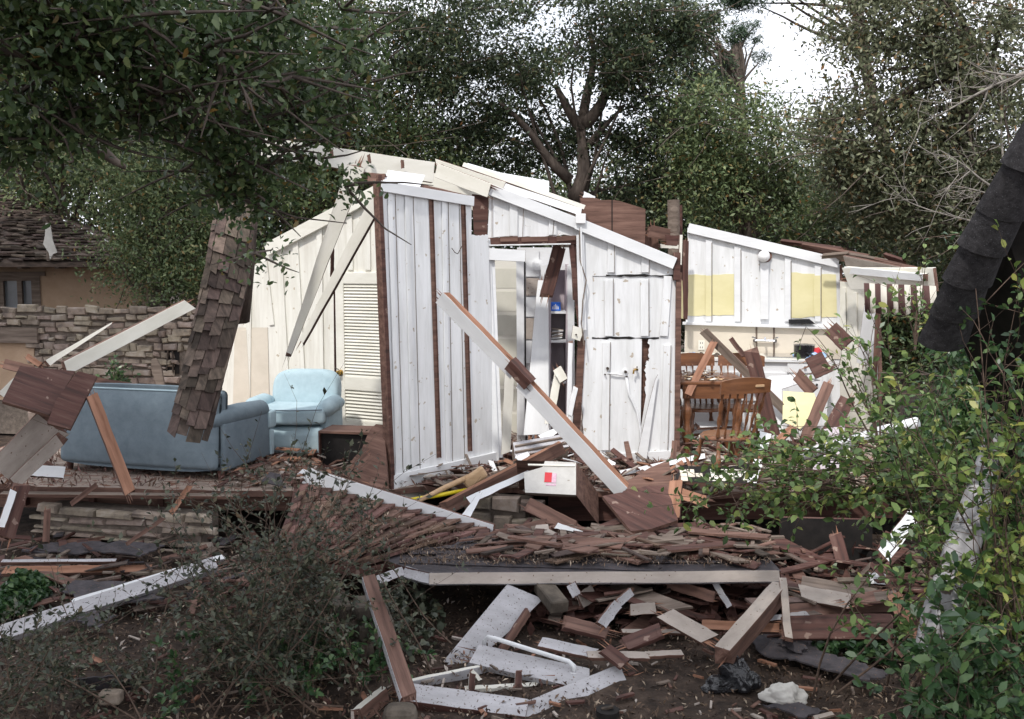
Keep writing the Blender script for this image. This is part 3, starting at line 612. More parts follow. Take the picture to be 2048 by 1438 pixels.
# --- kitchen wall
F = ground_frame(1362, 11.1, 1700, 10.65, FZ); F4 = F
root = thing('kitchen_wall', 'white board kitchen wall with two yellow patches and a sloping top rail above the sink', 'wall', F.M)
wallpanel(root, F, [(1366, 895), (1690, 905), (1682, 530), (1375, 455)], .06, 'wall_white', 'raw_wood', jagged=(3,), amp=.01)
strip(root, F, (1377, 456), (1677, 526), .105, .004, .05, 'white_paint', 'white_paint', 'top_rail')
a, b = F.at(1366, 900), F.at(1690, 655); zb = F.at(1366, 650)[1]
mb = MB(); mb.box(a[0], b[0], .85, zb, .004, .012, 'beige_paint'); mb.build('splashback', root)
strip(root, F, (1366, 646), (1690, 656), .03, .004, .07, 'white_paint', 'white_paint', 'ledge')
for px in ([(1373, 550), (1468, 548), (1468, 630), (1370, 630)], [(1573, 545), (1672, 549), (1674, 634), (1573, 634)]):
    mb = MB(); mb.prism(jag(F.pts(px), (0, 2), .012, 6), .001, .006, 'yellow_paint'); mb.build('yellow_patch', root)
for u, m in ((1418, 'white_paint'), (1475, 'white_paint'), (1576, 'white_paint'), (1636, 'white_paint')):
    strip(root, F, (u, 470 + (u - 1378) * .23), (u, 643), .07, .003, .02, m)
for u in (1418, 1634): strip(root, F, (u, 551), (u, 632), .072, .0205, .0225, 'yellow_paint', name='yellow_batten')
for u in (1424, 1482, 1582, 1642): strip(root, F, (u, 475 + (u - 1378) * .23), (u, 643), .008, .023, .0245, 'grey_wood', name='board_seam')
strip(root, F, (1529, 525), (1529, 638), .09, .003, .05, 'white_paint', 'white_paint', 'conduit')
mb = MB(); x, z = F.at(1530, 512); mb.tube([(x, z, .0), (x, z, .03)], .075, 'raw_wood', 18); mb.build('lamp_base', root); mb = MB(); mb.tube([(x, z - 0, .03), (x - .01, z, .06), (x - .02, z - .01, .12), (x - .03, z - .01, .15)], [.05, .065, .06, .02], 'white_label', 16); mb.build('lamp_globe', root, smooth='all')
strip(root, F, (1682, 530), (1684, 720), .03, -.04, .01, 'raw_wood', 'raw_wood', 'broken_edge')
mb = MB(); mb.prism(F.pts([(1577, 647), (1577, 638), (1618, 637), (1630, 647)]), .022, .10, 'black_plastic'); o = mb.build('black_tray', None, F.M, bevel=.004); tag(o, 'low black tray standing on the ledge of the kitchen wall below the yellow patch', 'tray')
# faucet
mb = MB(); x0, z0 = F.at(1510, 680); x1, z1 = F.at(1550, 680); 
for x in (x0, x1): mb.tube([(x, z0, .012), (x, z0, .06)], .022, 'chrome', 10); mb.tube([(x, z0, .06), (x, z0 + .03, .075), (x + (-.035 if x == x0 else .035), z0 + .04, .075)], .008, 'chrome', 7)
mb.tube([(x0, z0, .05), (x1, z0, .05)], .014, 'chrome', 9); mid = (x0 + x1) / 2; mb.tube([(mid, z0, .05), (mid, z0 + .03, .09), (mid, z0 + .035, .15), (mid, z0 + .0, .17)], .011, 'chrome', 8); mb.build('tap_mixer', root, smooth=True)
mb = MB()
for u in (1513, 1548): mb.tube([(*F.at(u, 652), .014), (*F.at(u, 712), .014)], .010, 'grey_wood', 7)
mb.build('water_pipes', root)
mb = MB(); a = F.at(1403, 690); mb.box(a[0] - .035, a[0] + .035, a[1] - .055, a[1] + .055, .012, .022, 'cream_paint')
for dz in (-.025, .025): mb.box(a[0] - .014, a[0] - .008, a[1] + dz - .01, a[1] + dz + .01, .022, .023, 'black_matte'); mb.box(a[0] + .008, a[0] + .014, a[1] + dz - .01, a[1] + dz + .01, .022, .023, 'black_matte')
mb.build('socket_plate', root)
# --- return wall with eave on the right
F = ground_frame(1676, 10.6, 1775, 9.9, FZ); F5 = F
root = thing('porch_wall', 'cream panelled end wall under the broken eave at the right of the kitchen', 'wall', F.M)
wallpanel(root, F, [(1680, 905), (1756, 930), (1752, 575), (1680, 560)], .06, 'cream_paint', 'raw_wood', jagged=(1,))
strip(root, F, (1690, 575), (1692, 730), .05, .003, .02, 'cream_paint'); strip(root, F, (1712, 585), (1714, 740), .05, .003, .02, 'cream_paint')
strip(root, F, (1695, 585), (1697, 720), .008, .021, .023, 'black_matte', name='board_seam')
strip(root, F, (1752, 575), (1756, 760), .09, .003, .04, 'white_paint', 'raw_wood', 'corner_board')
board('porch_brace', 'slanting white painted brace under the striped awning', 'timber', (1742, 600, 9.7), (1722, 735, 9.9), .12, .04, 10, 'white_paint', 'raw_wood', w2=.10)
board('porch_post', 'thin red-brown post beside the slanting white porch brace', 'timber', (1757, 605, 9.75), (1748, 775, 9.8), .045, .045, 0, 'raw_wood', 'raw_wood')
r = thing('broken_eave', 'broken cream eave with torn reddish roof boards above the striped awning', 'roof', Matrix.Translation(P(1680, 560, 10)))
def child(o): o.parent = r; o.matrix_parent_inverse = r.matrix_basis.inverted()
child(board('fascia', None, None, (1683, 557, 10.2), (1868, 560, 8.9), .22, .04, 12, 'cream_paint', 'cream_paint', broken=1)); child(board('fascia_lip', None, None, (1688, 540, 10.15), (1850, 556, 8.9), .07, .05, 12, 'white_paint', 'cream_paint'))
child(board('soffit_board', None, None, (1683, 522, 10.4), (1830, 552, 9.2), .13, .03, 30, 'worn_beige', 'raw_wood'))
for a, b, w_, m in (((1600, 494, 10.9), (1740, 520, 10.3), .12, 'raw_wood'), ((1640, 507, 10.8), (1790, 535, 10.0), .16, 'grey_wood'), ((1560, 485, 11.1), (1690, 502, 10.8), .07, 'dark_wood'), ((1700, 512, 10.6), (1850, 548, 9.4), .09, 'raw_wood'), ((1640, 515, 10.5), (1700, 510, 10.4), .06, 'grey_wood'), ((1770, 520, 10.3), (1815, 535, 9.9), .18, 'dark_wood')):
    child(board('torn_roof_board', None, None, a, b, w_, .03, 55, m, m))
# awning
mb = MB(); n = 12; a, b = P(1728, 566, 9.35), P(1872, 572, 8.6); bt = -.27; vs = []; 
for i in range(n * 4 + 1):
    t = i / (n * 4); p = a.lerp(b, t); sc = abs(math.sin(math.pi * t * n * .5)) * .02
    yo = .02 * math.sin(t * 40); p2 = p + Vector((.0, yo - .05, bt - sc + .03 * t)); vs += [tuple(p), tuple(p.lerp(p2, .5) + Vector((0, .01 * math.sin(t * 55), 0))), tuple(p2)]
for i in range(n * 4):
    m = 'awning_brown' if (i // 4) % 2 == 0 else 'awning_white'
    for k in (0, 1): mb.f.append([i * 3 + k, i * 3 + 3 + k, i * 3 + 4 + k, i * 3 + 1 + k]); mb.m.append(mb.mi(m))
mb.v = vs; o = mb.build('striped_awning', smooth='all'); md = o.modifiers.new('thickness', 'SOLIDIFY'); md.thickness = .004
tag(o, 'brown and cream striped scalloped awning hanging from the broken eave', 'awning')
# ================================================================== ROOF TIMBERS ABOVE
WP, CP, RW, DW, OW, GW, WW, WB, PW = 'white_paint', 'cream_paint', 'raw_wood', 'dark_wood', 'orange_wood', 'grey_wood', 'worn_white', 'worn_beige', 'pale_wood'
r = thing('ridge_beam', 'long cream roof beam with notches sticking out over the standing panel', 'beam', Matrix.Translation(P(865, 335, 9.1)))
def child(o): o.parent = r; o.matrix_parent_inverse = r.matrix_basis.inverted(); return o
child(board('timber', None, None, (505, 290, 8.6), (868, 345, 9.2), .17, .07, -8, CP, RW, taper=1.1, broken=1))
for u, v in ((662, 302), (737, 313), (804, 324)): child(board('notch', None, None, (u, v - 6, 8.78 + (u - 662) * .0016), (u + 2, v + 14, 8.78 + (u - 662) * .0016), .03, .03, 0, RW, RW))
board('roof_rafter', 'cream rafter running down right from the end of the ridge beam', 'beam', (866, 338, 9.2), (985, 384, 9.0), .13, .05, 5, CP, RW, top=RW)
board('roof_rafter', 'thin brown-edged rafter lying just behind the cream rafter', 'beam', (868, 325, 9.6), (1010, 372, 9.3), .07, .04, 8, CP, RW, top=RW)
board('roof_batten', 'long thin cream batten crossing from the ridge toward the brown roof panel', 'board', (925, 328, 9.7), (1170, 415, 9.5), .045, .03, -10, CP, RW)
board('roof_batten', 'worn white roof edge strip above the gable rake ending by the brown panel', 'board', (985, 365, 9.5), (1165, 425, 9.35), .07, .03, -15, WP, RW)
board('roof_batten', 'dark brown strip lying on the upper part of the gable rake', 'board', (905, 335, 9.75), (1130, 432, 9.35), .05, .03, -40, RW, RW)
slab('roof_board_panel', 'pale panel of short white roof boards tilted behind the ridge', 'roof panel', [(930, 350, 10.2), (1100, 370, 10.4), (930, 320, 10.8)], [(935, 345), (1098, 386), (1098, 362), (1000, 345), (935, 326)], .04, WP, RW)
wp = ground_frame(862, 9.9, 1000, 9.8, FZ)
slab('gable_board_wall', 'cream boards of an inner gable showing between rafter and standing panel', 'wall', wp, [(864, 420), (980, 420), (980, 384), (866, 345), (780, 350), (780, 400)], .05, CP, RW)
slab('fallen_tile', 'grey-white rectangular board lying on top of the standing panel', 'board', [(765, 362, 8.25), (842, 372, 8.6), (775, 342, 8.5)], [(766, 362), (840, 374), (850, 350), (776, 340)], .03, WP, GW)
board('top_plate', 'rough brown plate stump at the top left corner of the standing panel', 'timber', (734, 355, 8.3), (775, 358, 8.3), .09, .06, -20, RW, RW)
board('shingled_cap', 'torn brown shingle edge showing above the standing panel cap', 'board', (840, 372, 8.7), (948, 398, 9.2), .07, .05, -50, RW, DW)
slab('brown_end_panel', 'dark brown bare board between the standing panel and the gable', 'board', F2, [(944, 388), (978, 392), (974, 474), (948, 468)], .05, DW, RW)
# hanging props
board('hanging_rafter', 'broad cream rafter hanging down in front of the back wall and ending in a splinter', 'rafter', (716, 322, 8.9), (574, 718, 9.1), .165, .04, 6, CP, RW, w2=.05)
board('hanging_rafter', 'narrower cream rafter with bare brown lower edge beside the broad hanging one', 'rafter', (766, 375, 8.7), (594, 698, 9.0), .13, .05, 24, CP, CP, w2=.05, top=DW)
board('hanging_lath', 'short dark strip of bare wood behind the crossing cream rafters', 'lath', (665, 495, 9.4), (664, 555, 9.4), .035, .03, 0, DW, DW)
# brown roof panels behind gable
slab('brown_roof_panel', 'large reddish brown board panel standing behind the gable rake', 'roof panel', ground_frame(1160, 9.6, 1300, 9.7, FZ), [(1162, 450), (1290, 505), (1291, 418), (1240, 402), (1161, 395)], .04, RW, DW, jagged=(3,))
mb = MB(); Fb = ground_frame(1160, 9.6, 1300, 9.7, FZ); mb.prism(Fb.pts([(1223, 400), (1225, 400), (1225, 470), (1223, 470)]), .001, .004, 'black_matte'); o = mb.build('panel_seam', bpy.data.objects['brown_roof_panel']); 
board('white_block', 'small white chip of board on top of the big brown roof panel', 'board', (1165, 388, 9.7), (1192, 400, 9.7), .06, .03, -20, WP, RW)
for i, (a, b, w_, m, L_) in enumerate([((1292, 460, 9.7), (1345, 472, 9.8), .12, RW, 'notched red-brown rafter end right of the big brown roof panel'), ((1300, 455, 9.9), (1302, 520, 9.9), .16, RW, 'short upright brown board behind the lower gable rake'), ((1318, 492, 10), (1362, 494, 10), .04, CP, 'small cream strip below the round wooden pole'), ((1328, 480, 9.7), (1360, 482, 9.7), .1, DW, 'dark splintered block at the foot of the round wooden pole'), ((1372, 478, 10.8), (1370, 640, 10.8), .06, DW, 'dark upright stud at the left edge of the kitchen wall'), ((1362, 560, 9.9), (1364, 640, 10.0), .03, 'yellow_paint', 'thin yellowish strip beside the dark kitchen stud')]):
    board('broken_timber', L_, 'timber', a, b, w_, .05, 0, m, DW)
mb = MB(); a, b = P(1349, 600, 12), P(1347, 400, 12); mb.tube([a + Vector((0, 0, -1)), a, b], .075, GW, 14); mb.tube([P(1362, 600, 12.3), P(1360, 410, 12.3)], .03, DW, 8)
o = mb.build('wooden_pole', smooth=True); tag(o, 'round weathered wooden pole standing behind the gable end', 'pole')
# ================================================================== INSIDE THE DOORWAY
F = ground_frame(960, 10.9, 1060, 10.8, FZ)
root = thing('panelled_door', 'cream door with grey-beige panels seen through the open doorway', 'door', F.M)
wallpanel(root, F, [(980, 880), (1050, 880), (1050, 515), (980, 515)], .04, CP, CP, name='leaf')
vs = [534, 580, 627, 675, 729, 775, 825, 872]
for a, b in zip(vs[:-1], vs[1:]): mb = MB(); mb.prism(F.pts([(986, b - 4), (1033, b - 4), (1033, a + 3), (986, a + 3)]), .001, .004, 'panel_grey'); mb.build('panel', root)
mb = MB(); mb.tube([(*F.at(988, 668), .02), (*F.at(990, 678), .05), (*F.at(996, 676), .05)], .008, 'iron', 6); mb.build('latch', root)
F = ground_frame(1030, 10.3, 1180, 10.3, FZ)
root = thing('inner_partition', 'white inner partition of tall boards and blocks behind the doorway', 'wall', F.M)
wallpanel(root, F, [(1034, 890), (1100, 890), (1100, 540), (1160, 540), (1160, 495), (1034, 495)], .03, WP)
for a, b in (((1040, 515), (1042, 870)),): strip(root, F, a, b, .08, .003, .03, WP, name='stile')
vs = [500, 555, 593, 635, 680, 728]
for i, (a, b) in enumerate(zip(vs[:-1], vs[1:])): mb = MB(); mb.prism(F.pts([(1052, b - 2), (1078, b - 2), (1078, a + 1), (1052, a + 1)]), .003, .02, WB if i % 2 else WP, DW); mb.build('block', root)
mb = MB(); mb.prism(F.pts([(1051, 900), (1054, 900), (1050, 520), (1048, 520)]), .02, .024, 'black_matte'); mb.prism(F.pts([(1078, 880), (1081, 880), (1077, 560), (1076, 560)]), .02, .024, 'black_matte'); mb.build('gap', root)
mb = MB(); x, z = F.at(1075, 530); mb.tube([(x, z, .02), (x, z, .05), (x, z, .06)], [.05, .06, .02], WP, 14); mb.build('round_socket', root)
F = ground_frame(1090, 10.15, 1150, 10.15, FZ)
root = thing('shelf_cupboard', 'tall open cupboard with lilac interior and white shelves inside the doorway', 'cupboard', F.M)
mb = MB(); mb.prism(F.pts([(1100, 890), (1136, 890), (1136, 530), (1100, 530)]), -.36, -.34, 'lilac_paint'); mb.build('back', root)
for a, b in ((1098, 1102), (1132, 1137)): mb = MB(); mb.prism(F.pts([(a, 890), (b, 890), (b, 528), (a, 528)]), -.34, .0, 'lilac_paint'); mb.build('side', root)
for v in (625, 683, 765): mb = MB(); a, b = F.at(1102, v), F.at(1132, v); mb.box(a[0], b[0], a[1] - .012, a[1] + .012, -.33, .0, WP); mb.build('shelf', root)
for a, b in (((1088, 530), (1096, 885)), ((1141, 530), (1143, 870))): strip(root, F, a, b, .07, .0, .03, WP, name='casing')
o = MB(); x, z = F.at(1111, 622); o.box(x - .055, x + .055, z, z + .09, -.14, -.04, 'blue_plastic'); o = o.build('blue_carton', None, F.M, bevel=.003); tag(o, 'small bright blue carton with white marks on the upper cupboard shelf', 'carton')
mb = MB()
for k, h_ in enumerate((.03, .045, .055, .04, .03)): mb.box(x - .03 + k * .014, x - .022 + k * .014, z + .015, z + .015 + h_, -.0395, -.0385, 'white_label')
mb.build('white_marks', o)
mb = MB(); x, z = F.at(1113, 681); rr = random.Random(5)
for k in range(6): mb.rbox(x + rr.uniform(-.02, .02), z + .02 + k * .018, -.15, .12, .012, .14, .003, WB if k % 2 else WP, 1, Matrix.Rotation(R(rr.uniform(-12, 12)), 4, 'Z'))
o = mb.build('paper_pile', None, F.M); tag(o, 'untidy pile of beige papers on the lower cupboard shelf', 'papers')
board('hanging_board', 'dark brown board dangling from the door header in front of the cupboard', 'board', (1120, 488, 9.3), (1090, 600, 9.3), .125, .02, 8, DW, DW)
board('doorway_post', 'narrow cream post standing in the open doorway beside the diagonal rafter', 'post', (1019, 742, 8.7), (1011, 912, 8.85), .085, .03, 0, CP, DW)
board('leaning_door', 'tall white plank door leaning inside the doorway behind the diagonal rafter', 'door', (1086, 550, 10.0), (1072, 880, 9.6), .10, .035, 0, WP, GW, w2=.26)
board('splintered_board', 'short cream board propped over another at the bottom of the open cupboard', 'board', (1118, 742, 9.4), (1096, 850, 9.3), .08, .03, 10, CP, GW)
board('splintered_board', 'small cream block end sitting on the propped board in the cupboard', 'board', (1113, 735, 9.35), (1130, 765, 9.3), .09, .03, 10, CP, GW)
board('splintered_board', 'thin upright white splinter between the cupboard and the cracked pantry wall', 'board', (1141, 680, 9.05), (1136, 880, 9.0), .045, .03, 0, WP, RW)
board('splintered_board', 'small white curl of board stuck on the left edge of the pantry wall', 'board', (1152, 770, 9.0), (1138, 835, 9.0), .05, .02, 20, WP, RW)
board('splintered_board', 'white wedge of board lying on the floor at the foot of the leaning plank door', 'board', (1080, 880, 9.0), (1130, 850, 9.2), .10, .03, -20, WP, RW, w2=.03)
# ================================================================== DIAGONAL RAFTER AND CENTRE DEBRIS
r = thing('diagonal_rafter', 'long white rafter with raw brown top edge slanting down across the centre', 'rafter', Matrix.Translation(P(1250, 985, 7.9)))
child(board('timber', None, None, (872, 588, 8.05), (1032, 752, 8.0), .125, .07, 34, WP, OW, top=OW)); child(board('timber', None, None, (1040, 765, 8.0), (1248, 990, 7.75), .135, .07, 34, WP, OW, top=OW, broken=2)); child(board('joint_plate', None, None, (1010, 725, 7.97), (1062, 780, 7.93), .10, .1, 34, DW, DW))
board('brown_joist', 'dark brown joist sloping up right to the foot of the diagonal rafter', 'joist', (885, 1022, 7.5), (1132, 893, 8.4), .11, .05, 25, RW, OW, top=OW)
board('white_strip', 'white broken strip lying along the lower edge of the dark brown joist', 'board', (935, 1002, 7.4), (1095, 928, 8.0), .065, .03, -15, WP, RW, w2=.04)
board('white_strip', 'short pointed white splint standing below the dark brown joist', 'board', (928, 1040, 7.2), (962, 985, 7.4), .07, .02, 10, WP, RW, w2=.03)
board('thin_lath', 'thin raw lath lying beside the yellow-handled tool', 'lath', (960, 978, 7.8), (1075, 925, 8.5), .03, .02, -10, OW, RW)
board('thin_lath', 'second thin grey lath just above the raw one beside the brown joist', 'lath', (950, 968, 8.0), (1060, 915, 8.7), .025, .02, -10, GW, RW)
mb = MB(); mb.tube([P(822, 1000, 7.6), P(880, 990, 7.7), P(932, 980, 7.9)], [.018, .018, .016], 'yellow_plastic', 10); o = mb.build('yellow_tool_shaft', smooth='all'); tag(o, 'bright yellow round handle lying at the foot of the standing panel', 'handle')
mb = MB(); mb.tube([P(835, 1003, 7.5), P(890, 975, 7.75), P(950, 948, 8.1)], [.017, .022, .025], PW, 10); o = mb.build('tool_shaft', smooth='all'); tag(o, 'pale wooden tool handle crossing above the yellow handle', 'handle')
mb = MB(); c = P(950, 955, 8.0); mb.rbox(c.x, c.y, c.z, .2, .1, .1, .02, PW, 2, Matrix.Rotation(R(-35), 4, 'Y')); o = mb.build('wood_block', bevel=0); tag(o, 'short pale wood block beside the end of the tool handles', 'block')
F = V3((1050, 985, 7.55), (1165, 990, 7.5), (1050, 925, 7.75))
root = thing('white_cabinet', 'low white cabinet with a red and pink sticker lying under the diagonal rafter', 'cabinet', F.M)
mb = MB(); mb.prism(F.pts([(1050, 985), (1152, 990), (1152, 925), (1090, 922), (1085, 934), (1048, 945)]), -.03, 0, 'white_cloth', 'grey_wood'); mb.build('front', root)
mb = MB(); a = F.at(1152, 990); b = F.at(1152, 925); mb.quadmesh([(a[0], a[1], 0), (a[0] + .18, a[1], -.45), (b[0] + .18, b[1], -.45), (b[0], b[1], 0), (a[0] - .5, b[1], 0), (a[0] - .5, b[1], -.45)], [(0, 1, 2, 3), (3, 2, 5, 4)], 'raw_wood'); mb.build('side_panel', root)
for a, b, m in (((1090, 945), (1103, 965), 'red_plastic'), ((1104, 947), (1112, 966), 'pink_print'), ((1092, 967), (1112, 972), 'pink_print')):
    p, q = F.at(*a), F.at(*b); mb = MB(); mb.box(min(p[0], q[0]), max(p[0], q[0]), min(p[1], q[1]), max(p[1], q[1]), .001, .004, m); mb.build('sticker', root)
mb = MB(); mb.prism(F.pts([(1056, 932), (1150, 934), (1150, 931), (1056, 929)]), .001, .012, CP); mb.build('trim', root)
F = V3((1025, 905, 8.5), (1135, 890, 8.7), (1025, 880, 8.7))
root = thing('slatted_drawer', 'grey-white slatted drawer front lying in the doorway', 'drawer', F.M)
mb = MB(); mb.prism(F.pts([(1030, 912), (1138, 893), (1128, 868), (1026, 885)]), -.12, 0, WW, GW); mb.build('front', root)
for dv in (0, 12): strip(root, F, (1030, 895 + dv), (1134, 876 + dv), .02, .002, .02, GW, name='slat')
board('white_chip', 'small white chip lying in front of the grey slatted drawer', 'board', (1032, 922, 8.3), (1060, 905, 8.4), .09, .02, -30, WP, RW, w2=.04)
board('white_lath', 'long thin white strip lying on the floor below the pantry wall', 'board', (1235, 948, 8.3), (1415, 910, 8.6), .05, .03, -25, WP, RW)
slab('brown_sheet', 'smooth brown panel lying under the long thin white strip', 'panel', [(1240, 990, 7.8), (1350, 985, 7.8), (1330, 925, 8.2)], [(1215, 985), (1350, 1000), (1338, 920), (1300, 935)], .02, RW)
slab('dark_board_panel', 'dark stained plank panel lying where the diagonal rafter ends', 'panel', [(1200, 985, 7.3), (1345, 1055, 6.9), (1330, 970, 7.4)], [(1205, 992), (1262, 1062), (1302, 1058), (1356, 1040), (1333, 968), (1270, 975), (1240, 985)], .03, DW, RW, jagged=(3, 4, 5))
board('brown_plank', 'reddish plank lying left of the dark stained panel', 'plank', (1050, 1005, 7.3), (1160, 1062, 7.0), .11, .03, -15, RW, DW)
board('white_spike', 'thin white spike pointing right beside the reddish plank', 'board', (1108, 1050, 6.95), (1170, 1066, 6.9), .05, .02, -10, WP, RW, w2=.012)
slab('grey_chip', 'small grey-beige shingle lying on the litter below the reddish plank', 'shingle', [(1060, 1070, 6.9), (1100, 1070, 6.9), (1070, 1050, 7.0)], [(1066, 1068), (1122, 1070), (1098, 1058), (1096, 1048), (1072, 1050)], .015, WB, GW)
board('orange_post', 'raw orange post end standing right of the dark stained panel', 'post', (1352, 955, 7.6), (1345, 1040, 7.3), .10, .05, 10, OW, RW)
board('orange_board', 'raw orange board leading right from the orange post end', 'board', (1355, 985, 7.5), (1420, 1005, 7.5), .1, .03, -30, OW, RW)
mb = MB(); rr = random.Random(31)
# dark long ledger at the back edge of the flat fallen roof
board('ledger_board', 'long dark brown ledger lying across behind the flat fallen roof', 'board', (985, 1080, 6.95), (1420, 1060, 7.3), .14, .05, -22, DW, DW)
board('torn_strip', 'brown strip crossing from the white spike to the slanted roof', 'board', (965, 1075, 6.9), (1130, 1035, 7.2), .06, .03, -20, RW, DW)
# ================================================================== FALLEN ROOFS
def P3(*L): return [P(*a) for a in L]
root = thing('slanted_roof_slab', 'fallen wood shingle roof slab sloping up left with a white edge board', 'roof', Matrix.Translation(P(740, 1130, 6.4)))
q = P3((560, 1125, 6.7), (745, 1135, 6.35), (985, 1062, 7.1), (590, 965, 8.2)); mb = MB()
dn = Vector((0, 0, -.06)); mb.quadmesh(q + [x + dn for x in q], [(0, 1, 2, 3), (7, 6, 5, 4), (0, 4, 5, 1), (1, 5, 6, 2), (2, 6, 7, 3), (3, 7, 4, 0)], 'dark_wood')
x = mb.build('sheathing', root); x.matrix_parent_inverse = root.matrix_basis.inverted()
sh = MB(); shingles(sh, P(745, 1135, 6.35), P(985, 1064, 7.1), P(600, 970, 8.1), P(540, 1120, 6.8), 15, 7, 'shingle_red', .02, 9, mess=1.2)
x = sh.build('shingles', root); x.matrix_parent_inverse = root.matrix_basis.inverted()
board('white_edge_board', 'long white fascia board lying along the top edge of the slanted shingle roof', 'fascia', (602, 948, 8.1), (985, 1066, 7.05), .15, .03, 20, WP, RW, broken=1, taper=.8)
F = V3((860, 1143, 6.15), (1560, 1141, 6.15), (1200, 1070, 7.1)); 
root = thing('flat_roof_slab', 'flat fallen roof covered with black felt, torn shingles and brown litter', 'roof', F.M)
mb = MB(); mb.prism(jag(F.pts([(760, 1118), (815, 1135), (862, 1146), (1562, 1142), (1500, 1075), (985, 1062), (800, 1095)]), (4, 5, 6), .04, 9), -.05, 0, 'felt', DW); mb.build('deck', root)
rr = random.Random(5)
for k, (a, b, w_) in enumerate([((800, 1122), (1320, 1138), .07), ((870, 1118), (1440, 1124), .06), ((820, 1108), (1300, 1112), .07), ((1000, 1098), (1430, 1102), .06)]):
    p, q_ = F.at(*a), F.at(*b); mb = MB(); z = .004 + k * .006; mb.prism(jag([(p[0], p[1] - w_), (q_[0], q_[1] - w_), (q_[0], q_[1] + w_), (p[0], p[1] + w_)], 'all', .02, 9, k), z, z + .005, 'felt'); mb.build('felt_sheet', root)
mb = MB(); p = F.pts([(905, 1100), (940, 1062), (985, 1058), (1005, 1105), (840, 1108)]); mb.prism(jag(p, 'all', .02, 5, 4), .03, .036, 'felt'); mb.build('felt_flap', root)
for k, (a, b, w_, m) in enumerate([((1200, 1112), (1290, 1135), .07, 'raw_wood'), ((1100, 1090), (1290, 1128), .05, 'dark_wood'), ((1210, 1080), (1420, 1070), .03, 'raw_wood'), ((1300, 1108), (1430, 1098), .05, 'dark_wood'), ((1080, 1098), (1210, 1085), .04, 'dark_wood'), ((1140, 1120), (1260, 1100), .06, 'raw_wood'), ((1330, 1125), (1470, 1112), .05, 'dark_wood'), ((1020, 1100), (1120, 1118), .03, 'raw_wood'), ((1380, 1090), (1540, 1104), .06, 'raw_wood')]):
    p, q_ = F.at(*a), F.at(*b); dx, dy = q_[0] - p[0], q_[1] - p[1]; l = math.hypot(dx, dy); nx, ny = -dy / l * w_, dx / l * w_; z = .03 + .008 * k
    mb = MB(); mb.prism(jag([(p[0] - nx, p[1] - ny), (q_[0] - nx, q_[1] - ny), (q_[0] + nx, q_[1] + ny), (p[0] + nx, p[1] + ny)], (1, 3), .02, 3, k), z, z + .016, m, RW); mb.build('torn_shingle', root)
r = thing('bent_fascia', 'long pale fascia board with a kinked left end along the front of the flat roof', 'fascia', Matrix.Translation(P(860, 1150, 6.1)))
child(board('long_board', None, None, (858, 1157, 6.08), (1562, 1152, 6.1), .075, .03, -18, WB, WW, top=WW, broken=2)); child(board('kinked_board', None, None, (806, 1142, 6.25), (864, 1158, 6.08), .075, .03, -18, WW, WW, broken=0)); child(board('kinked_board', None, None, (752, 1162, 6.0), (808, 1141, 6.25), .06, .03, -10, WW, DW, broken=1))
# litter as uncountable stuff
def litter(name, label, n, fn, size, m, seed=1, aspect=.4, up=2):
    global RNG
    RNG = np.random.default_rng(seed); C = np.array([fn() for _ in range(n)]); o = leafmesh(name, C, size, m, None, 'diamond', up=up, aspect=aspect); return tag(o, label, 'litter', kind='stuff')
rr = random.Random(77)
def rubble(name, label, n, fn, mats, size=(.08, .3), seed=1, cat='rubble', tilt=25):
    rr = random.Random(seed); mb = MB()
    for _ in range(n):
        c = Vector(fn(rr)); l = rr.uniform(*size); w_ = l * rr.uniform(.08, .35); t = rr.uniform(.006, .016)
        M = Matrix.Translation(c) @ Matrix.Rotation(rr.uniform(0, 6.3), 4, 'Z') @ Matrix.Rotation(R(rr.gauss(0, tilt)), 4, 'Y') @ Matrix.Rotation(R(rr.gauss(0, tilt)), 4, 'X')
        e = [rr.uniform(-.25, .25) * w_ for _ in range(6)]
        o = [(-l / 2 + e[0], -w_ / 2), (l / 2 + e[1], -w_ / 2 + abs(e[4])), (l / 2 + e[2] * 2, w_ / 2), (-l / 2 + e[3] * 2, w_ / 2 - abs(e[5]))]
        vs = [M @ Vector((x, y, z)) for z in (0, t) for x, y in o]; mb.quadmesh(vs, [(3, 2, 1, 0), (4, 5, 6, 7), (0, 1, 5, 4), (1, 2, 6, 5), (2, 3, 7, 6), (3, 0, 4, 7)], rr.choice(mats))
    return tag(mb.build(name), label, cat, kind='stuff')
def over(F, u0, u1, v0, v1, h=.05): return lambda rr: tuple(F.M @ Vector((*F.at(rr.uniform(u0, u1), rr.uniform(v0, v1)), .03 + rr.uniform(0, h))))
rubble('roof_rubble', 'torn shingle pieces and splinters littering the flat fallen roof', 230, over(F, 960, 1540, 1068, 1128), [RW, DW, 'shingle_red', 'shingle_wood', DW, GW, GW], (.06, .42), 61, tilt=5)
def flo(u0, u1, d0, d1, z=FZ, h=.12): return lambda rr: (lambda d: (P(rr.uniform(u0, u1), 700, d).x, d, z + rr.random() ** 2 * h))(rr.uniform(d0, d1))
rubble('floor_rubble', 'splinters, laths and plaster crumbs on the floor between the standing panel and the kitchen', 420, flo(830, 1400, 8.0, 9.6), [RW, DW, DW, OW, WP, WB, GW, GW], (.05, .38), 62, tilt=16)
rubble('floor_rubble', 'splinters and shingle pieces on the floor around the armchair and sofa', 260, flo(440, 800, 8.1, 9.6), [RW, DW, 'shingle_red', WB, OW, GW], (.05, .25), 63, tilt=10)
rubble('kitchen_rubble', 'mixed splinters and plaster crumbs on the kitchen floor', 240, flo(1360, 1720, 7.9, 10.0, h=.25), [RW, DW, DW, WB, OW, GW, CP], (.06, .38), 64, tilt=20)
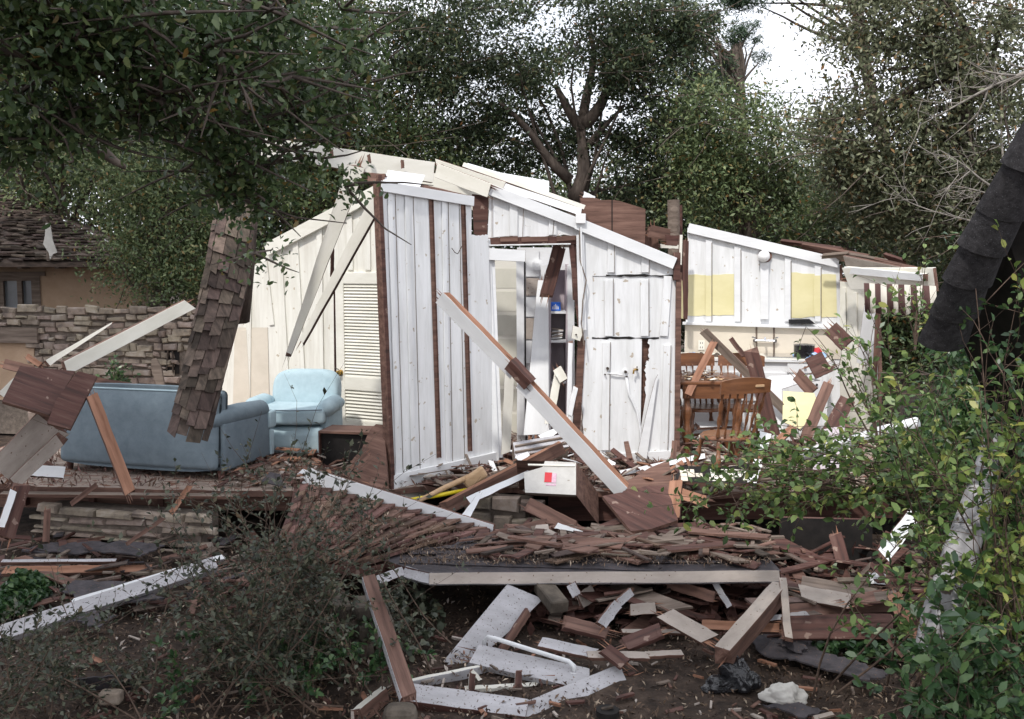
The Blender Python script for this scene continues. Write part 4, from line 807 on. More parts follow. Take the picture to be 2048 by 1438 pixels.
rubble('ground_rubble', 'dark heap of splintered wood and shingles in the shade under the fallen roof', 360, flo(1080, 1880, 6.0, 7.3, z=.0, h=.26), [RW, DW, DW, DW, DW, 'shingle_wood', GW], (.10, .60), 65, tilt=9)
rubble('ground_rubble', 'scattered wood splinters on the soil below the sofa platform', 260, flo(-60, 700, 6.3, 8.0, z=.0, h=.08), [RW, DW, GW, DW, 'shingle_wood', 'felt'], (.06, .4), 66, tilt=8)
rubble('ground_rubble', 'small splinters and chips scattered on the bare soil in front', 260, flo(60, 1900, 4.6, 5.9, z=-.01, h=.015), [RW, DW, GW, DW, OW, WB], (.02, .12), 67, tilt=5)
litter('needle_litter', 'brown needles and leaf crumbs strewn over the fallen flat roof', 5000, lambda: tuple(F.M @ Vector((*F.at(rr.uniform(800, 1540), rr.uniform(1072, 1140)), .03 + rr.uniform(0, .02)))), .035, 'leaf_litter', 2, .22)
litter('leaf_litter', 'small fallen leaves and twig bits scattered over the dark soil', 26000, lambda: (lambda y: (rr.uniform(-.6, .6) * y, y, rr.uniform(-.045, .01)))(4 + 4.2 * rr.random() ** 1.3), .034, 'leaf_litter', 3, .4)
litter('leaf_litter', 'larger pale dry leaves dotted over the soil', 260, lambda: (lambda y: (rr.uniform(-.55, .55) * y, y, rr.uniform(-.01, .012)))(4.2 + 2.6 * rr.random()), .045, 'worn_beige', 13, .5)
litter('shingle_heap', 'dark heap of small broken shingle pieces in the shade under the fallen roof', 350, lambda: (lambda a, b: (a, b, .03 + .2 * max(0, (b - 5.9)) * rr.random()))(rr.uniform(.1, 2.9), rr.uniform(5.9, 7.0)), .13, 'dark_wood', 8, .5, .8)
litter('wood_splinters', 'brown splinters and chips scattered on the cottage floor', 5500, lambda: (rr.uniform(-4.5, 3.5), rr.uniform(8.1, 11), FZ + rr.uniform(.002, .05)), .09, 'shingle_red', 4, .18, 1.2)
litter('roof_crumbs', 'fine brown crumbs lying on the slanted shingle roof', 1500, lambda: tuple(P(740, 1130, 6.45).lerp(P(985, 1062, 7.15), rr.random()).lerp(P(590, 968, 8.25), rr.random()) + Vector((0, 0, .045))), .04, 'leaf_litter', 5, .25)
# ================================================================== LOWER CENTRE DEBRIS
board('leaning_post', 'long brown post with white edge leaning down from the roof corner to the broken frame', 'post', (735, 1146, 5.5), (822, 1402, 4.72), .085, .03, -30, RW, WW, top=RW, w2=.095)
board('broken_frame_board', 'speckled white board lying flat with brown front face at bottom centre', 'board', (783, 1412, 4.95), (1050, 1448, 4.85), .09, .14, 42, DW, DW, top=WW, broken=1)
board('broken_frame_board', 'wide pale board with raw red underside slanting up right at bottom centre', 'board', (1030, 1436, 4.85), (1262, 1342, 5.3), .14, .11, -34, WW, RW, broken=2)
board('broken_frame_board', 'white edged board running off the bottom edge left of the speckled board', 'board', (715, 1440, 4.8), (782, 1385, 5.05), .08, .05, 30, RW, CP, top=CP)
board('broken_frame_board', 'cream topped grey board behind the speckled board forming the back of the broken frame', 'board', (780, 1388, 5.1), (985, 1345, 5.45), .10, .03, 30, WW, CP, top=CP)
r = thing('toothed_rail', 'split cream rail with two short upright pegs lying inside the broken frame', 'rail', Matrix.Translation(P(1040, 1385, 5.2)))
child(board('rail', None, None, (925, 1388, 5.15), (1150, 1375, 5.3), .05, .04, 30, CP, PW, top=CP)); child(board('peg', None, None, (1038, 1338, 5.2), (1036, 1385, 5.15), .035, .03, 0, DW, CP, w2=.045)); child(board('peg', None, None, (945, 1342, 5.2), (943, 1385, 5.15), .035, .03, 0, DW, CP)); child(board('peg', None, None, (943, 1340, 5.2), (962, 1362, 5.2), .02, .02, 0, CP, CP)); child(board('chip', None, None, (1148, 1375, 5.3), (1165, 1366, 5.3), .03, .02, 0, CP, CP))
r = thing('board_with_rail', 'white speckled plank with a curved white towel rail lying on the soil', 'board', Matrix.Translation(P(1060, 1330, 5.4)))
child(board('plank', None, None, (930, 1302, 5.55), (1195, 1362, 5.2), .17, .035, -48, WW, WW))
mb = MB(); mb.tube([P(968, 1298, 5.62), P(969, 1281, 5.62), P(976, 1274, 5.6), P(990, 1277, 5.57), P(1060, 1299, 5.45), P(1138, 1323, 5.32), P(1148, 1332, 5.3), P(1148, 1345, 5.3)], .013, WP, 10); mb.tube([P(968, 1300, 5.62), P(968, 1296, 5.62)], .028, WP, 12); mb.tube([P(1148, 1348, 5.3), P(1148, 1343, 5.3)], .028, WP, 12); child(mb.build('towel_rail', None, smooth='all'))
r = slab('tilted_board', 'broad white speckled board leaning steeply under the bent fascia', 'board', [(890, 1330, 5.6), (930, 1340, 5.6), (1010, 1175, 6.05)], [(887, 1322), (898, 1325), (892, 1338), (930, 1341), (1042, 1242), (1086, 1198), (1015, 1168)], .03, WW, RW, jagged=(0, 1, 2), amp=.004, n=3)
mb = MB(); c = P(1102, 1192, 6.0); mb.rbox(c.x, c.y, c.z, .12, .3, .08, .008, 'dark_stone', 1, Matrix.Rotation(R(20), 4, 'Z') @ Matrix.Rotation(R(10), 4, 'X')); o = mb.build('mossy_block'); tag(o, 'greenish mossy timber block end poking out under the fascia', 'block')
D = [((1078, 1282, 5.5), (1198, 1308, 5.4), .075, WW, -40, 'narrow worn white strip behind the towel rail plank'),
 ((1172, 1308, 5.35), (1300, 1310, 5.35), .05, WB, -40, 'pale strip lying crosswise just right of the towel rail'),
 ((1205, 1290, 5.35), (1258, 1332, 5.25), .085, DW, -40, 'dark brown board crossing the pale strip beside the big pale board'),
 ((1285, 1308, 5.4), (1370, 1304, 5.4), .04, WB, -40, 'short pale lath right of the dark crossing board'),
 ((1200, 1255, 5.65), (1238, 1205, 5.8), .065, WW, 20, 'small worn white board leaning under the middle of the fascia'),
 ((1236, 1208, 5.85), (1268, 1180, 5.95), .05, WW, 20, 'tip of worn white board just under the fascia middle'),
 ((1322, 1222, 5.75), (1428, 1282, 5.4), .10, WB, -25, 'broad beige board end sloping down right in the heap'),
 ((1255, 1220, 5.9), (1320, 1215, 5.9), .07, WB, -10, 'small beige block on top of the dark heap'),
 ((1240, 1262, 5.7), (1410, 1262, 5.7), .03, WB, -30, 'thin pale lath lying low behind the broad beige board end'),
 ((1140, 1165, 6.0), (1155, 1195, 5.95), .06, WW, 10, 'short white stub hanging below the fascia'),
 ((1155, 1205, 6.1), (1195, 1180, 6.2), .10, WB, 10, 'torn pale sheet scrap behind the white stub'),
 ((1565, 1152, 5.9), (1577, 1280, 5.45), .045, WB, 0, 'thin upright beige lath at the right end of the fascia'),
 ((1528, 1238, 5.75), (1620, 1226, 5.8), .035, WW, -20, 'pale stick lying on the brown beams'),
 ((1560, 1240, 5.7), (1795, 1236, 5.75), .06, DW, -25, 'long dark beam with pale top edge in the right heap'),
 ((1400, 1248, 5.65), (1565, 1256, 5.7), .06, OW, -25, 'orange-brown beam running behind the thick beige timber'),
 ((1560, 1262, 5.6), (1800, 1262, 5.65), .10, DW, -25, 'lowest dark brown beam of the right heap'),
 ((1570, 1222, 5.9), (1820, 1208, 6.1), .09, RW, -25, 'wide reddish beam above the dark beams on the right'),
 ((1590, 1160, 6.3), (1755, 1190, 6.1), .16, GW, -60, 'broad grey sheathing board lying on top of the right heap'),
 ((1590, 1182, 6.1), (1715, 1205, 5.9), .12, WB, -40, 'pale worn board just under the broad grey board'),
 ((1690, 1205, 5.9), (1785, 1185, 6.1), .11, RW, -50, 'short reddish board at the right end of the grey board'),
 ((1785, 1180, 6.0), (1830, 1290, 5.6), .09, OW, 0, 'short orange board leaning at the right end of the heap'),
 ((1760, 1262, 5.4), (1810, 1320, 5.2), .02, RW, 0, 'thin brown stick slanting in the ivy at the right'),
 ((1668, 1060, 6.9), (1690, 1140, 6.6), .09, DW, 10, 'dark upright stud in the black gap below the kitchen'),
 ((1700, 1175, 6.2), (1745, 1125, 6.4), .025, GW, 0, 'thin grey stick rising from the right heap'),
 ((1740, 1125, 6.4), (1780, 1170, 6.1), .03, DW, 0, 'dark stick crossing the thin grey one on the right heap'),
 ((1330, 1165, 6.3), (1430, 1195, 6.0), .07, RW, 0, 'brown board angled in the shade behind the fascia middle'),
 ((1280, 1200, 6.2), (1420, 1240, 6.0), .05, DW, -20, 'dark lath deep in the shade under the fascia'),
 ((1060, 1220, 5.9), (1000, 1310, 5.6), .05, RW, -30, 'reddish strip showing along the right edge of the tilted board'),
 ((1420, 1150, 6.2), (1460, 1215, 6.0), .04, WW, 0, 'thin worn white stick under the right part of the fascia'),
 ((1240, 1290, 5.5), (1330, 1255, 5.6), .12, DW, -50, 'flat dark plank half buried behind the crossing board'),
 ((1120, 1240, 5.8), (1230, 1268, 5.7), .14, RW, -60, 'wide reddish plank lying flat in the shade beside the tilted board')]
for i, (a, b, w_, m, ro, lab) in enumerate(D): board('debris_board', lab, 'board', a, b, w_, .025, ro, m, RW if m in (WW, WB) else DW, group='broken boards heaped below the fallen roof')
board('thick_timber', 'thick beige-faced timber slanting up to the right end of the fascia', 'timber', (1440, 1302, 5.15), (1560, 1165, 5.9), .10, .10, -38, WB, RW, back=RW, broken=1)
slab('ground_felt', 'long torn black roofing felt strip on the soil below the right heap', 'roofing felt', [(1490, 1275, 'z.03'), (1780, 1350, 'z.03'), (1600, 1260, 'z.05')], [(1490, 1272), (1530, 1310), (1600, 1322), (1740, 1360), (1785, 1345), (1720, 1325), (1650, 1305), (1600, 1270), (1560, 1268)], .01, 'felt', 'felt', jagged='all', amp=.02)
slab('ground_felt', 'smaller curled black felt piece lying on top of the long felt strip', 'roofing felt', [(1550, 1285, 'z.06'), (1620, 1300, 'z.06'), (1580, 1270, 'z.1')], [(1552, 1285), (1600, 1306), (1615, 1295), (1570, 1262)], .01, 'felt', 'felt', jagged='all', amp=.01)
slab('ground_felt', 'dark felt scrap at the bottom edge with a pale lath beside it', 'roofing felt', [(1520, 1410, 'z.03'), (1640, 1430, 'z.03'), (1600, 1400, 'z.05')], [(1525, 1408), (1610, 1436), (1652, 1420), (1590, 1405)], .01, 'felt', 'felt', jagged='all', amp=.015)
board('pale_lath', 'short pale lath at the very bottom beside the dark felt scrap', 'lath', (1625, 1436, 'z.03'), (1670, 1425, 'z.03'), .03, .012, -50, WB, GW)
slab('ground_felt', 'rectangular dark shingle lying on the soil at lower left', 'roofing felt', [(150, 1370, 'z.05'), (265, 1360, 'z.05'), (160, 1345, 'z.12')], [(150, 1395), (262, 1380), (268, 1348), (152, 1358)], .012, 'felt', 'felt', jagged='all', amp=.01)
def bag(name, label, cat, u, v, wd, dp, h, m, seed, rot):
    bm = bmesh.new(); bmesh.ops.create_icosphere(bm, subdivisions=5, radius=1); rr = random.Random(seed)
    from mathutils import noise
    for q in bm.verts:
        c = q.co; nz = noise.noise(c * 1.1 + Vector((seed, 0, 0))) * .4 - abs(noise.noise(c * 1.9 + Vector((0, seed, 0)))) * .22 - abs(noise.noise(c * 3.2 + Vector((0, 0, seed)))) * .12
        k = 1 + nz; q.co = Vector((c.x * wd * k, c.y * dp * k, max(-.005, (c.z + .35) * h * k)))
    me = bpy.data.meshes.new(name); bm.to_mesh(me); bm.free(); me.materials.append(MATS[m]); me.polygons.foreach_set('use_smooth', [True] * len(me.polygons))
    o = bpy.data.objects.new(name, me); COL.objects.link(o); g = P(u, v, 'z0'); o.location = g; o.rotation_euler.z = R(rot); return tag(o, label, cat)
bag('plastic_bag', 'crumpled glossy black plastic bag on the soil', 'bag', 1478, 1368, .085, .12, .11, 'black_plastic', 3, 30)
bag('plastic_bag', 'flat dark end of the crumpled black bag trailing left', 'bag', 1440, 1376, .11, .06, .05, 'black_plastic', 9, 10)
bag('white_cloth', 'crumpled dirty white cloth lying on the soil right of the black bag', 'cloth', 1565, 1400, .115, .07, .07, 'white_cloth', 5, -25)
mb = MB(); c = P(1215, 1430, 'z0.02'); mb.tube([c, c + Vector((0, 0, .03))], .06, 'black_matte', 16); mb.tube([c + Vector((-.03, 0, .03)), c + Vector((.03, 0, .045))], .01, 'iron', 6); o = mb.build('round_lid'); tag(o, 'small round dark lid half sunk in the soil at bottom centre', 'lid')
mb = MB(); c = P(800, 1445, 'z0.05'); mb.rbox(c.x, c.y, .06, .17, .15, .16, .05, 'dark_stone', 3); o = mb.build('dark_rock'); tag(o, 'dark rough block under the left end of the speckled board', 'rock')
# crawl space back wall with its shade as black colour, and kitchen front
slab('crawl_space_panel', 'board panel painted black for the deep shade under the kitchen floor', 'panel', ground_frame(1560, 7.2, 1745, 7.1, 0), [(1560, 1165), (1745, 1168), (1745, 1040), (1560, 1035)], .04, 'black_matte', DW)  # grey boards given a black material in place of deep shade
board('white_board_upright', 'white wavy-edged board leaning up right at the end of the crawl space', 'board', (1762, 1118, 6.2), (1838, 1018, 6.5), .10, .02, 20, WP, DW)
board('short_white_block', 'short bright white board end lying beside the crawl space', 'board', (1735, 1155, 6.4), (1775, 1158, 6.4), .08, .03, -20, WP, DW)
# ================================================================== KITCHEN FURNITURE
F = ground_frame(1345, 10.45, 1700, 10.12, FZ); FK = F
root = thing('kitchen_counter', 'white kitchen counter with drawers and cupboard doors below the tap', 'counter', F.M)
a, b = F.at(1360, 800)[0], F.at(1655, 800)[0]; H = F.at(1500, 716)[1]
mb = MB(); mb.prism([(a, 0.02), (b, 0.02), (b, H - .04), (a, H - .04)], -.55, 0, WP, WP); mb.build('carcass', root)
mb = MB(); mb.prism([(a - .02, H - .04), (b + .03, H - .04), (b + .03, H), (a - .02, H)], -.58, .035, WP, 'panel_grey'); mb.build('worktop', root, bevel=.006)
mb = MB(); mb.prism([(a + .9, H - .0), (a + 1.35, H - .0), (a + 1.35, H + .012), (a + .9, H + .012)], -.5, -.06, 'chrome'); mb.build('sink_rim', root)
for u0, u1, v0, v1 in ((1364, 1448, 722, 750), (1574, 1645, 723, 745), (1452, 1570, 745, 800), (1364, 1448, 756, 850), (1574, 1645, 750, 850)):
    p, q_ = F.at(u0, v1), F.at(u1, v0); mb = MB(); mb.box(p[0], q_[0], p[1], q_[1], .002, .022, WP)
    d_ = mb.build('drawer' if v1 - v0 < 40 else 'cupboard_door', root, bevel=.003); mb = MB(); cx, cz = (p[0] + q_[0]) / 2, (p[1] + q_[1]) / 2
    if v1 - v0 > 60: cx = q_[0] - .06; cz = q_[1] - .1
    mb.tube([(cx, cz, .022), (cx, cz, .035), (cx, cz, .05)], [.008, .016, .012], 'chrome', 10); mb.build('knob', d_, smooth=True)
c = F.M @ Vector((F.at(1611, 700)[0], H, -.12)); root = thing('cooking_pot', 'black round cooking pot with metal rim on the counter', 'pot', Matrix.Translation(c))
mb = MB(); mb.tube([(0, 0, .001), (0, 0, .02), (0, 0, .135)], [.10, .105, .108], 'black_plastic', 28); mb.build('body', root, smooth=True)
mb = MB(); mb.tube([(0, 0, .136), (0, 0, .146), (0, 0, .155)], [.112, .112, .03], 'chrome', 28); mb.build('lid', root, smooth=True)
mb = MB(); mb.tube([(0, -.1, .06), (.02, -.14, .05), (.06, -.16, .03)], .012, 'black_plastic', 8); mb.build('handle', root)
c2 = F.M @ Vector((F.at(1640, 705)[0], H + .005, -.13)); o = bag('plastic_film', 'crumpled pale blue plastic wrapping beside the black pot', 'wrapping', 1600, 700, .17, .13, .055, 'pale_blue_film', 12, 0); o.location = c2 - Vector((.08, 0, 0))
o = bag('red_package', 'small red package on the blue wrapping beside the pot', 'package', 1600, 700, .05, .03, .06, 'red_plastic', 4, 0); o.location = c2 + Vector((-.02, -.03, .03))
for k, (u, s_) in enumerate([(1385, .05), (1405, .04), (1432, .045), (1470, .05)]):
    o = bag('counter_scrap', ['crumpled glassy scrap at the left end of the counter', 'dark scrap beside the glassy scrap on the counter', 'small dark crumb heap left of the sink', 'yellowish scrap behind the crossed brown boards'][k], 'scrap', 1400, 700, s_, s_ * .8, .03, ['pale_blue_film', 'black_matte', 'shingle_wood', 'yellow_paint'][k], 20 + k, 0); o.location = F.M @ Vector((F.at(u, 712)[0], H + .002, -.08))
# table
F = ground_frame(1362, 9.35, 1480, 9.35, FZ); root = thing('dining_table', 'varnished brown wooden table with debris on top behind the near chair', 'table', F.M)
a, b = F.at(1361, 780)[0], F.at(1500, 780)[0]; H = .76
mb = MB(); mb.prism([(a, H - .035), (b, H - .035), (b, H), (a, H)], -.8, 0, 'varnished_wood'); mb.build('tabletop', root, bevel=.008)
mb = MB(); mb.prism([(a + .03, H - .17), (b - .05, H - .17), (b - .05, H - .036), (a + .03, H - .036)], -.05, -.02, 'varnished_wood'); mb.build('apron', root); mb = MB(); mb.prism([(a + .03, H - .17), (b - .05, H - .17), (b - .05, H - .036), (a + .03, H - .036)], -.78, -.75, 'varnished_wood'); mb.build('apron', root)
def turned(mb, p, q, r, m, n=14, k=10, fat=1.0):
    p, q = Vector(p), Vector(q); pts = []; rad = []
    for i in range(k * 2 + 1):
        t = i / (k * 2); pts.append(p.lerp(q, t)); rad.append(r * (.62 + .38 * math.sin(math.pi * t) + .22 * fat * math.sin(t * 21)))
    mb.tube(pts, rad, m, n)
for x, z in ((a + .08, -.08), (b - .1, -.08), (a + .08, -.7), (b - .1, -.7)): mb = MB(); turned(mb, (x, H - .04, z), (x, .0, z), .042, 'varnished_wood'); mb.build('leg', root, smooth='all')
rr = random.Random(9); mb = MB()
for k in range(90): 
    x = rr.uniform(a + .02, b - .25); z = rr.uniform(-.7, -.03); l = rr.uniform(.03, .12); an = rr.uniform(0, 3.14); hh = H + .004 + rr.uniform(0, .035)
    dx, dz = math.cos(an) * l, math.sin(an) * l; mb.quadmesh([(x, hh, z), (x + dx, hh + rr.uniform(0, .02), z + dz), (x + dx - dz * .25, hh, z + dz + dx * .25), (x - dz * .25, hh + .01, z + dx * .25)], [(0, 1, 2, 3)], rr.choice([PW, WB, 'raw_wood', 'cream_paint']))
o = mb.build('table_debris', None, F.M); tag(o, 'heap of plaster and wood crumbs on the dining table', 'debris', kind='stuff')
# windsor chair
def chair(label, loc, rz, arm=False):
    root = thing('spindle_chair', label, 'chair', Matrix.Translation(loc) @ Matrix.Rotation(R(rz), 4, 'Z'), 'wooden spindle chairs round the table'); V = 'varnished_wood'
    bm = bmesh.new(); bmesh.ops.create_cone(bm, segments=40, radius1=.225, radius2=.215, depth=.035, cap_ends=True); bmesh.ops.bevel(bm, geom=[e for e in bm.edges if len(e.link_faces) == 2 and e.calc_face_angle(0) > .8], offset=.012, segments=3, affect='EDGES')
    mb = MB(); bm.verts.index_update(); mb.quadmesh([(v.co.x * (1 + .08 * v.co.y / .2), v.co.y * .95, v.co.z + .445) for v in bm.verts], [[v.index for v in f.verts] for f in bm.faces], V); bm.free(); mb.build('seat', root, smooth=True)
    for sx, sy in ((-1, -1), (1, -1), (-1, 1), (1, 1)): mb = MB(); turned(mb, (sx * .14, sy * .13, .43), (sx * .215, sy * .21, 0), .024, V); mb.build('leg', root, smooth='all')
    mb = MB()
    for sx in (-1, 1): turned(mb, (sx * .185, -.17, .17), (sx * .185, .17, .17), .014, V, 9, 6)
    turned(mb, (-.185, 0, .17), (.185, 0, .17), .014, V, 9, 6); mb.build('stretchers', root, smooth='all')
    for i in range(7):        # back stands on the +y side of the seat
        t = (i - 3) / 3; a0 = (t * .17, .15 + .035 * (1 - t * t), .455); a1 = (t * .205, .27 + .02 * (1 - t * t), .86); mb = MB(); turned(mb, a0, a1, .011 if abs(t) < 1 else .018, V, 8, 8, 1.3); mb.build('spindle', root, smooth='all')
    mb = MB(); K = 16; vs = []; outline = lambda t: .075 + .045 * max(0, math.cos(t * 1.45)) ** .6
    for i in range(K + 1):
        t = -1 + 2 * i / K; x = t * .235; y = .27 + .03 * (1 - t * t); top = .855 + outline(t); 
        vs += [(x, y, .84), (x, y + .012, top), (x, y + .034, top), (x, y + .022, .84)]
    for i in range(K):
        for j in range(4): A_ = i * 4 + j; B2 = i * 4 + (j + 1) % 4; mb.f.append([A_, B2, B2 + 4, A_ + 4]); mb.m.append(mb.mi(V))
    mb.f.append([3, 2, 1, 0]); mb.m.append(0); mb.f.append([K * 4, K * 4 + 1, K * 4 + 2, K * 4 + 3]); mb.m.append(0); mb.v = vs; cr_ = mb.build('crest_rail', root, smooth=True)
    mb = MB(); mb.rbox(-.11, .325, .90, .085, .01, .022, .004, 'pale_wood', 2); mb.build('handle_cutout', cr_)
    if arm:
        for sx in (-1, 1): mb = MB(); mb.tube([(sx * .2, .2, .63), (sx * .25, .05, .65), (sx * .26, -.13, .65)], [.018, .022, .026], V, 10, squash=.6); turned(mb, (sx * .2, -.07, .455), (sx * .255, -.09, .64), .015, V, 8, 6); mb.build('arm', root, smooth='all')
    return root
def FP(u, d, z=FZ): p = P(u, 800, d); return Vector((p.x, p.y, z))
chair('near spindle-back chair seen from behind with a handle cut-out in its crest', FP(1452, 8.15), 172 + 24 + 180 - 16)
bpy.data.objects['spindle_chair'].rotation_euler.z = R(200)
chair('spindle-back chair behind the left part of the table', FP(1404, 9.75), 10)
chair('spindle-back armchair behind the right part of the table', FP(1482, 9.75), -12, True)
K_ = [((1404, 660, 9.7), (1610, 862, 9.2), .085, GW, 20, 'long weathered board slanting down right across the kitchen'),
 ((1430, 680, 9.6), (1375, 790, 9.3), .07, OW, 0, 'short orange-brown stick crossing the long slanting board'),
 ((1460, 675, 10.0), (1490, 715, 9.9), .05, DW, 0, 'small dark stick leaning on the sink'),
 ((1500, 695, 9.0), (1548, 880, 8.8), .13, DW, 8, 'wide dark board leaning beside the near chair'),
 ((1660, 760, 9.0), (1610, 880, 8.6), .1, RW, 0, 'reddish board standing at the edge of the bush'),
 ((1700, 790, 9.0), (1640, 900, 8.5), .14, DW, 0, 'dark board standing behind the bush'),
 ((1545, 890, 8.5), (1590, 850, 8.7), .07, OW, -30, 'raw orange board lying behind the white scrap'),
 ((1655, 650, 9.8), (1700, 695, 9.6), .16, DW, 0, 'dark triangular board leaning on the right end of the counter'),
 ((1615, 740, 9.5), (1660, 720, 9.5), .22, DW, -10, 'dark box-like board below the right end of the counter'),
 ((1505, 820, 9.3), (1545, 821, 9.3), .03, OW, 0, 'short smooth wooden arm sticking out right of the near chair'),
 ((1350, 880, 8.9), (1345, 925, 8.8), .05, RW, 0, 'jagged brown stub at the foot of the pantry wall'),
 ((1385, 850, 9.6), (1480, 845, 9.7), .12, WP, -60, 'pale board lying on the floor behind the chairs'),
 ((1590, 745, 9.4), (1630, 790, 9.2), .12, RW, 10, 'orange-red panel scrap beside the yellow door')]
for a, b, w_, m, ro, lab in K_: board('kitchen_debris', lab, 'board', a, b, w_, .025, ro, m, RW if m != DW else DW, group='broken boards in the kitchen')
slab('yellow_door', 'pale yellow cupboard door lying open at the right of the kitchen', 'door', [(1565, 840, 9.2), (1630, 845, 9.0), (1565, 783, 9.4)], [(1565, 843), (1600, 858), (1620, 840), (1633, 800), (1628, 786), (1566, 782)], .02, 'yellow_paint', 'cream_paint')
slab('white_door_scrap', 'white cupboard door fallen open behind the wide dark board', 'door', [(1520, 800, 9.5), (1570, 790, 9.5), (1520, 750, 9.6)], [(1516, 862), (1566, 862), (1563, 778), (1605, 765), (1640, 760), (1600, 750), (1540, 752), (1520, 765)], .02, WP, RW)
slab('white_scrap', 'bright white curved scrap standing right of the near chair', 'scrap', [(1515, 895, 8.1), (1540, 895, 8.1), (1525, 862, 8.2)], [(1510, 900), (1535, 898), (1543, 868), (1520, 862)], .02, WP, RW)
slab('white_scrap', 'bright white strip standing on the edge of the broken tile slab', 'scrap', [(1495, 965, 7.7), (1515, 965, 7.7), (1505, 922, 7.85)], [(1494, 966), (1513, 966), (1527, 920), (1508, 918)], .02, WP, RW)
F = V3((1360, 965, 7.75), (1500, 965, 7.7), (1380, 930, 8.0)); root = thing('tiled_slab', 'broken slab of cream floor tiles tilted in front of the kitchen', 'tiles', F.M)
mb = MB(); mb.prism(jag(F.pts([(1352, 958), (1395, 965), (1498, 967), (1512, 925), (1440, 935), (1360, 930)]), 'all', .01, 4), -.03, 0, 'black_matte', RW); mb.build('backing', root)
mb = MB(); A0 = F.at(1362, 960); 
for i in range(9):
    for j in range(3):
        x, y = A0[0] + i * .062, A0[1] + j * .062 - .02
        if random.random() > .1 and x < F.at(1500, 960)[0] and y + .05 < F.at(1400, 932)[1]: mb.box(x, x + .055, y, y + .055, .001, .006, 'beige_paint' if i < 4 else 'cream_paint')
mb.build('tiles', root)
slab('grey_sheet', 'grey-brown sheet leaning behind the bush below the white log', 'sheet', [(1610, 950, 7.6), (1680, 950, 7.6), (1640, 880, 8.0)], [(1615, 945), (1680, 935), (1690, 850), (1640, 860)], .02, 'lilac_paint', GW)
mb = MB(); mb.tube([P(1562, 925, 7.2), P(1580, 918, 7.2), P(1600, 912, 7.2)], [.025, .05, .045], RW, 10); o1 = mb; r = thing('peeled_log', 'white peeled log end lying in the bush right of the kitchen', 'log', Matrix.Translation(P(1600, 910, 7.2)))
child(mb.build('raw_end', None, smooth='all')); mb = MB(); mb.tube([P(1596, 913, 7.2), P(1680, 890, 7.0), P(1760, 865, 6.9), P(1835, 845, 6.7)], [.046, .038, .044, .04], WP, 10); child(mb.build('shaft', None, smooth='all'))
# ================================================================== SOFA AND ARMCHAIR
B_, L_ = 'blue_fabric', 'pale_fabric'
c0 = P(440, 800, 8.33); dirx = Vector((1.44, -.22, 0)).normalized(); ang = R(-16)
root = thing('blue_sofa', 'blue-grey two-seat sofa seen from behind on the cottage floor', 'sofa', Matrix.Translation((c0.x, c0.y, FZ)) @ Matrix.Rotation(ang, 4, 'Z') @ Matrix.Diagonal((1.1, 1.1, 1.03, 1)))
# local: x to the right (0 = right rear corner), y away from camera (towards the seat)
def lean(d): return Matrix.Rotation(R(d), 4, 'X')
mb = MB(); mb.rbox(-.80, .11, .42, 1.50, .17, .68, .06, B_, 4, lean(-5), puff=.03); mb.build('back', root, smooth='all')
mb = MB(); mb.tube([(-1.50, .06, .752), (-.02, .06, .752)], .007, L_, 6); mb.build('piping', root)
mb = MB(); mb.rbox(-.80, .45, .20, 1.5, .7, .26, .03, B_, 3); mb.build('base', root, smooth='all')
for x in (-.10, -1.50):
    mb = MB(); mb.rbox(x, .43, .28, .17, .72, .42, .025, B_, 3); mb.tube([(x, .02, .50), (x, .1, .52), (x, .45, .515), (x, .76, .50), (x, .80, .49)], [.05, .09, .095, .09, .03], B_, 18); mb.build('arm', root, smooth='all')
mb = MB(); mb.rbox(-.8, .52, .40, 1.2, .62, .16, .05, L_, 4, puff=.03); mb.build('seat_cushion', root, smooth='all')
mb = MB(); mb.rbox(-.02, .80, .41, .05, .12, .16, .02, L_, 3); mb.rbox(-.02, .79, .2, .04, .06, .24, .015, L_, 3); mb.build('front_panel', root, smooth='all')
for x, y in ((-.06, .08), (-1.5, .08), (-.06, .75), (-1.5, .75)): mb = MB(); mb.tube([(x, y, .08), (x, y, 0)], [.03, .02], DW, 8); mb.build('leg', root)
c = FP(592, 9.75); root = thing('blue_armchair', 'pale blue armchair with rounded back facing the camera beside the louvred door', 'armchair', Matrix.Translation(c) @ Matrix.Rotation(R(-8), 4, 'Z'))
mb = MB(); K = 22; pr = []
# rounded back: outline extruded and bevelled
def outl(w, h0, h1, n=20):
    o = [(-w * .93, h0), (w * .93, h0)]
    for i in range(n + 1):
        t = math.pi * i / n; cx = math.cos(t); sx = math.sin(t); o.append((w * math.copysign(abs(cx) ** .45, cx), h1 - .26 + .26 * abs(sx) ** .6))
    return o
bm = bmesh.new(); pts = outl(.355, .30, .80); vv = [bm.verts.new((p[0], 0, p[1])) for p in pts]; f = bm.faces.new(vv); ex = bmesh.ops.extrude_face_region(bm, geom=[f]); 
for v in [g for g in ex['geom'] if isinstance(g, bmesh.types.BMVert)]: v.co.y += .2
bmesh.ops.recalc_face_normals(bm, faces=bm.faces); bmesh.ops.bevel(bm, geom=[e for e in bm.edges if e.calc_face_angle(0) > 1.0], offset=.07, segments=5, profile=.6, affect='EDGES')
for v in bm.verts: v.co.y += .18 + (v.co.z - .3) * .18
bm.verts.index_update(); mb.quadmesh([tuple(v.co) for v in bm.verts], [[v.index for v in f.verts] for f in bm.faces], L_); bm.free(); mb.build('back', root, smooth='all')
mb = MB(); mb.rbox(.03, -.03, .17, .66, .60, .26, .04, L_, 3, puff=.012); mb.build('base', root, smooth='all')
bm = bmesh.new(); n = 16; pts = [(-.40, .22), (.36, .22)] + [(.40 - .82 * i / n, -.30 - .10 * math.sin(math.pi * i / n)) for i in range(n + 1)]
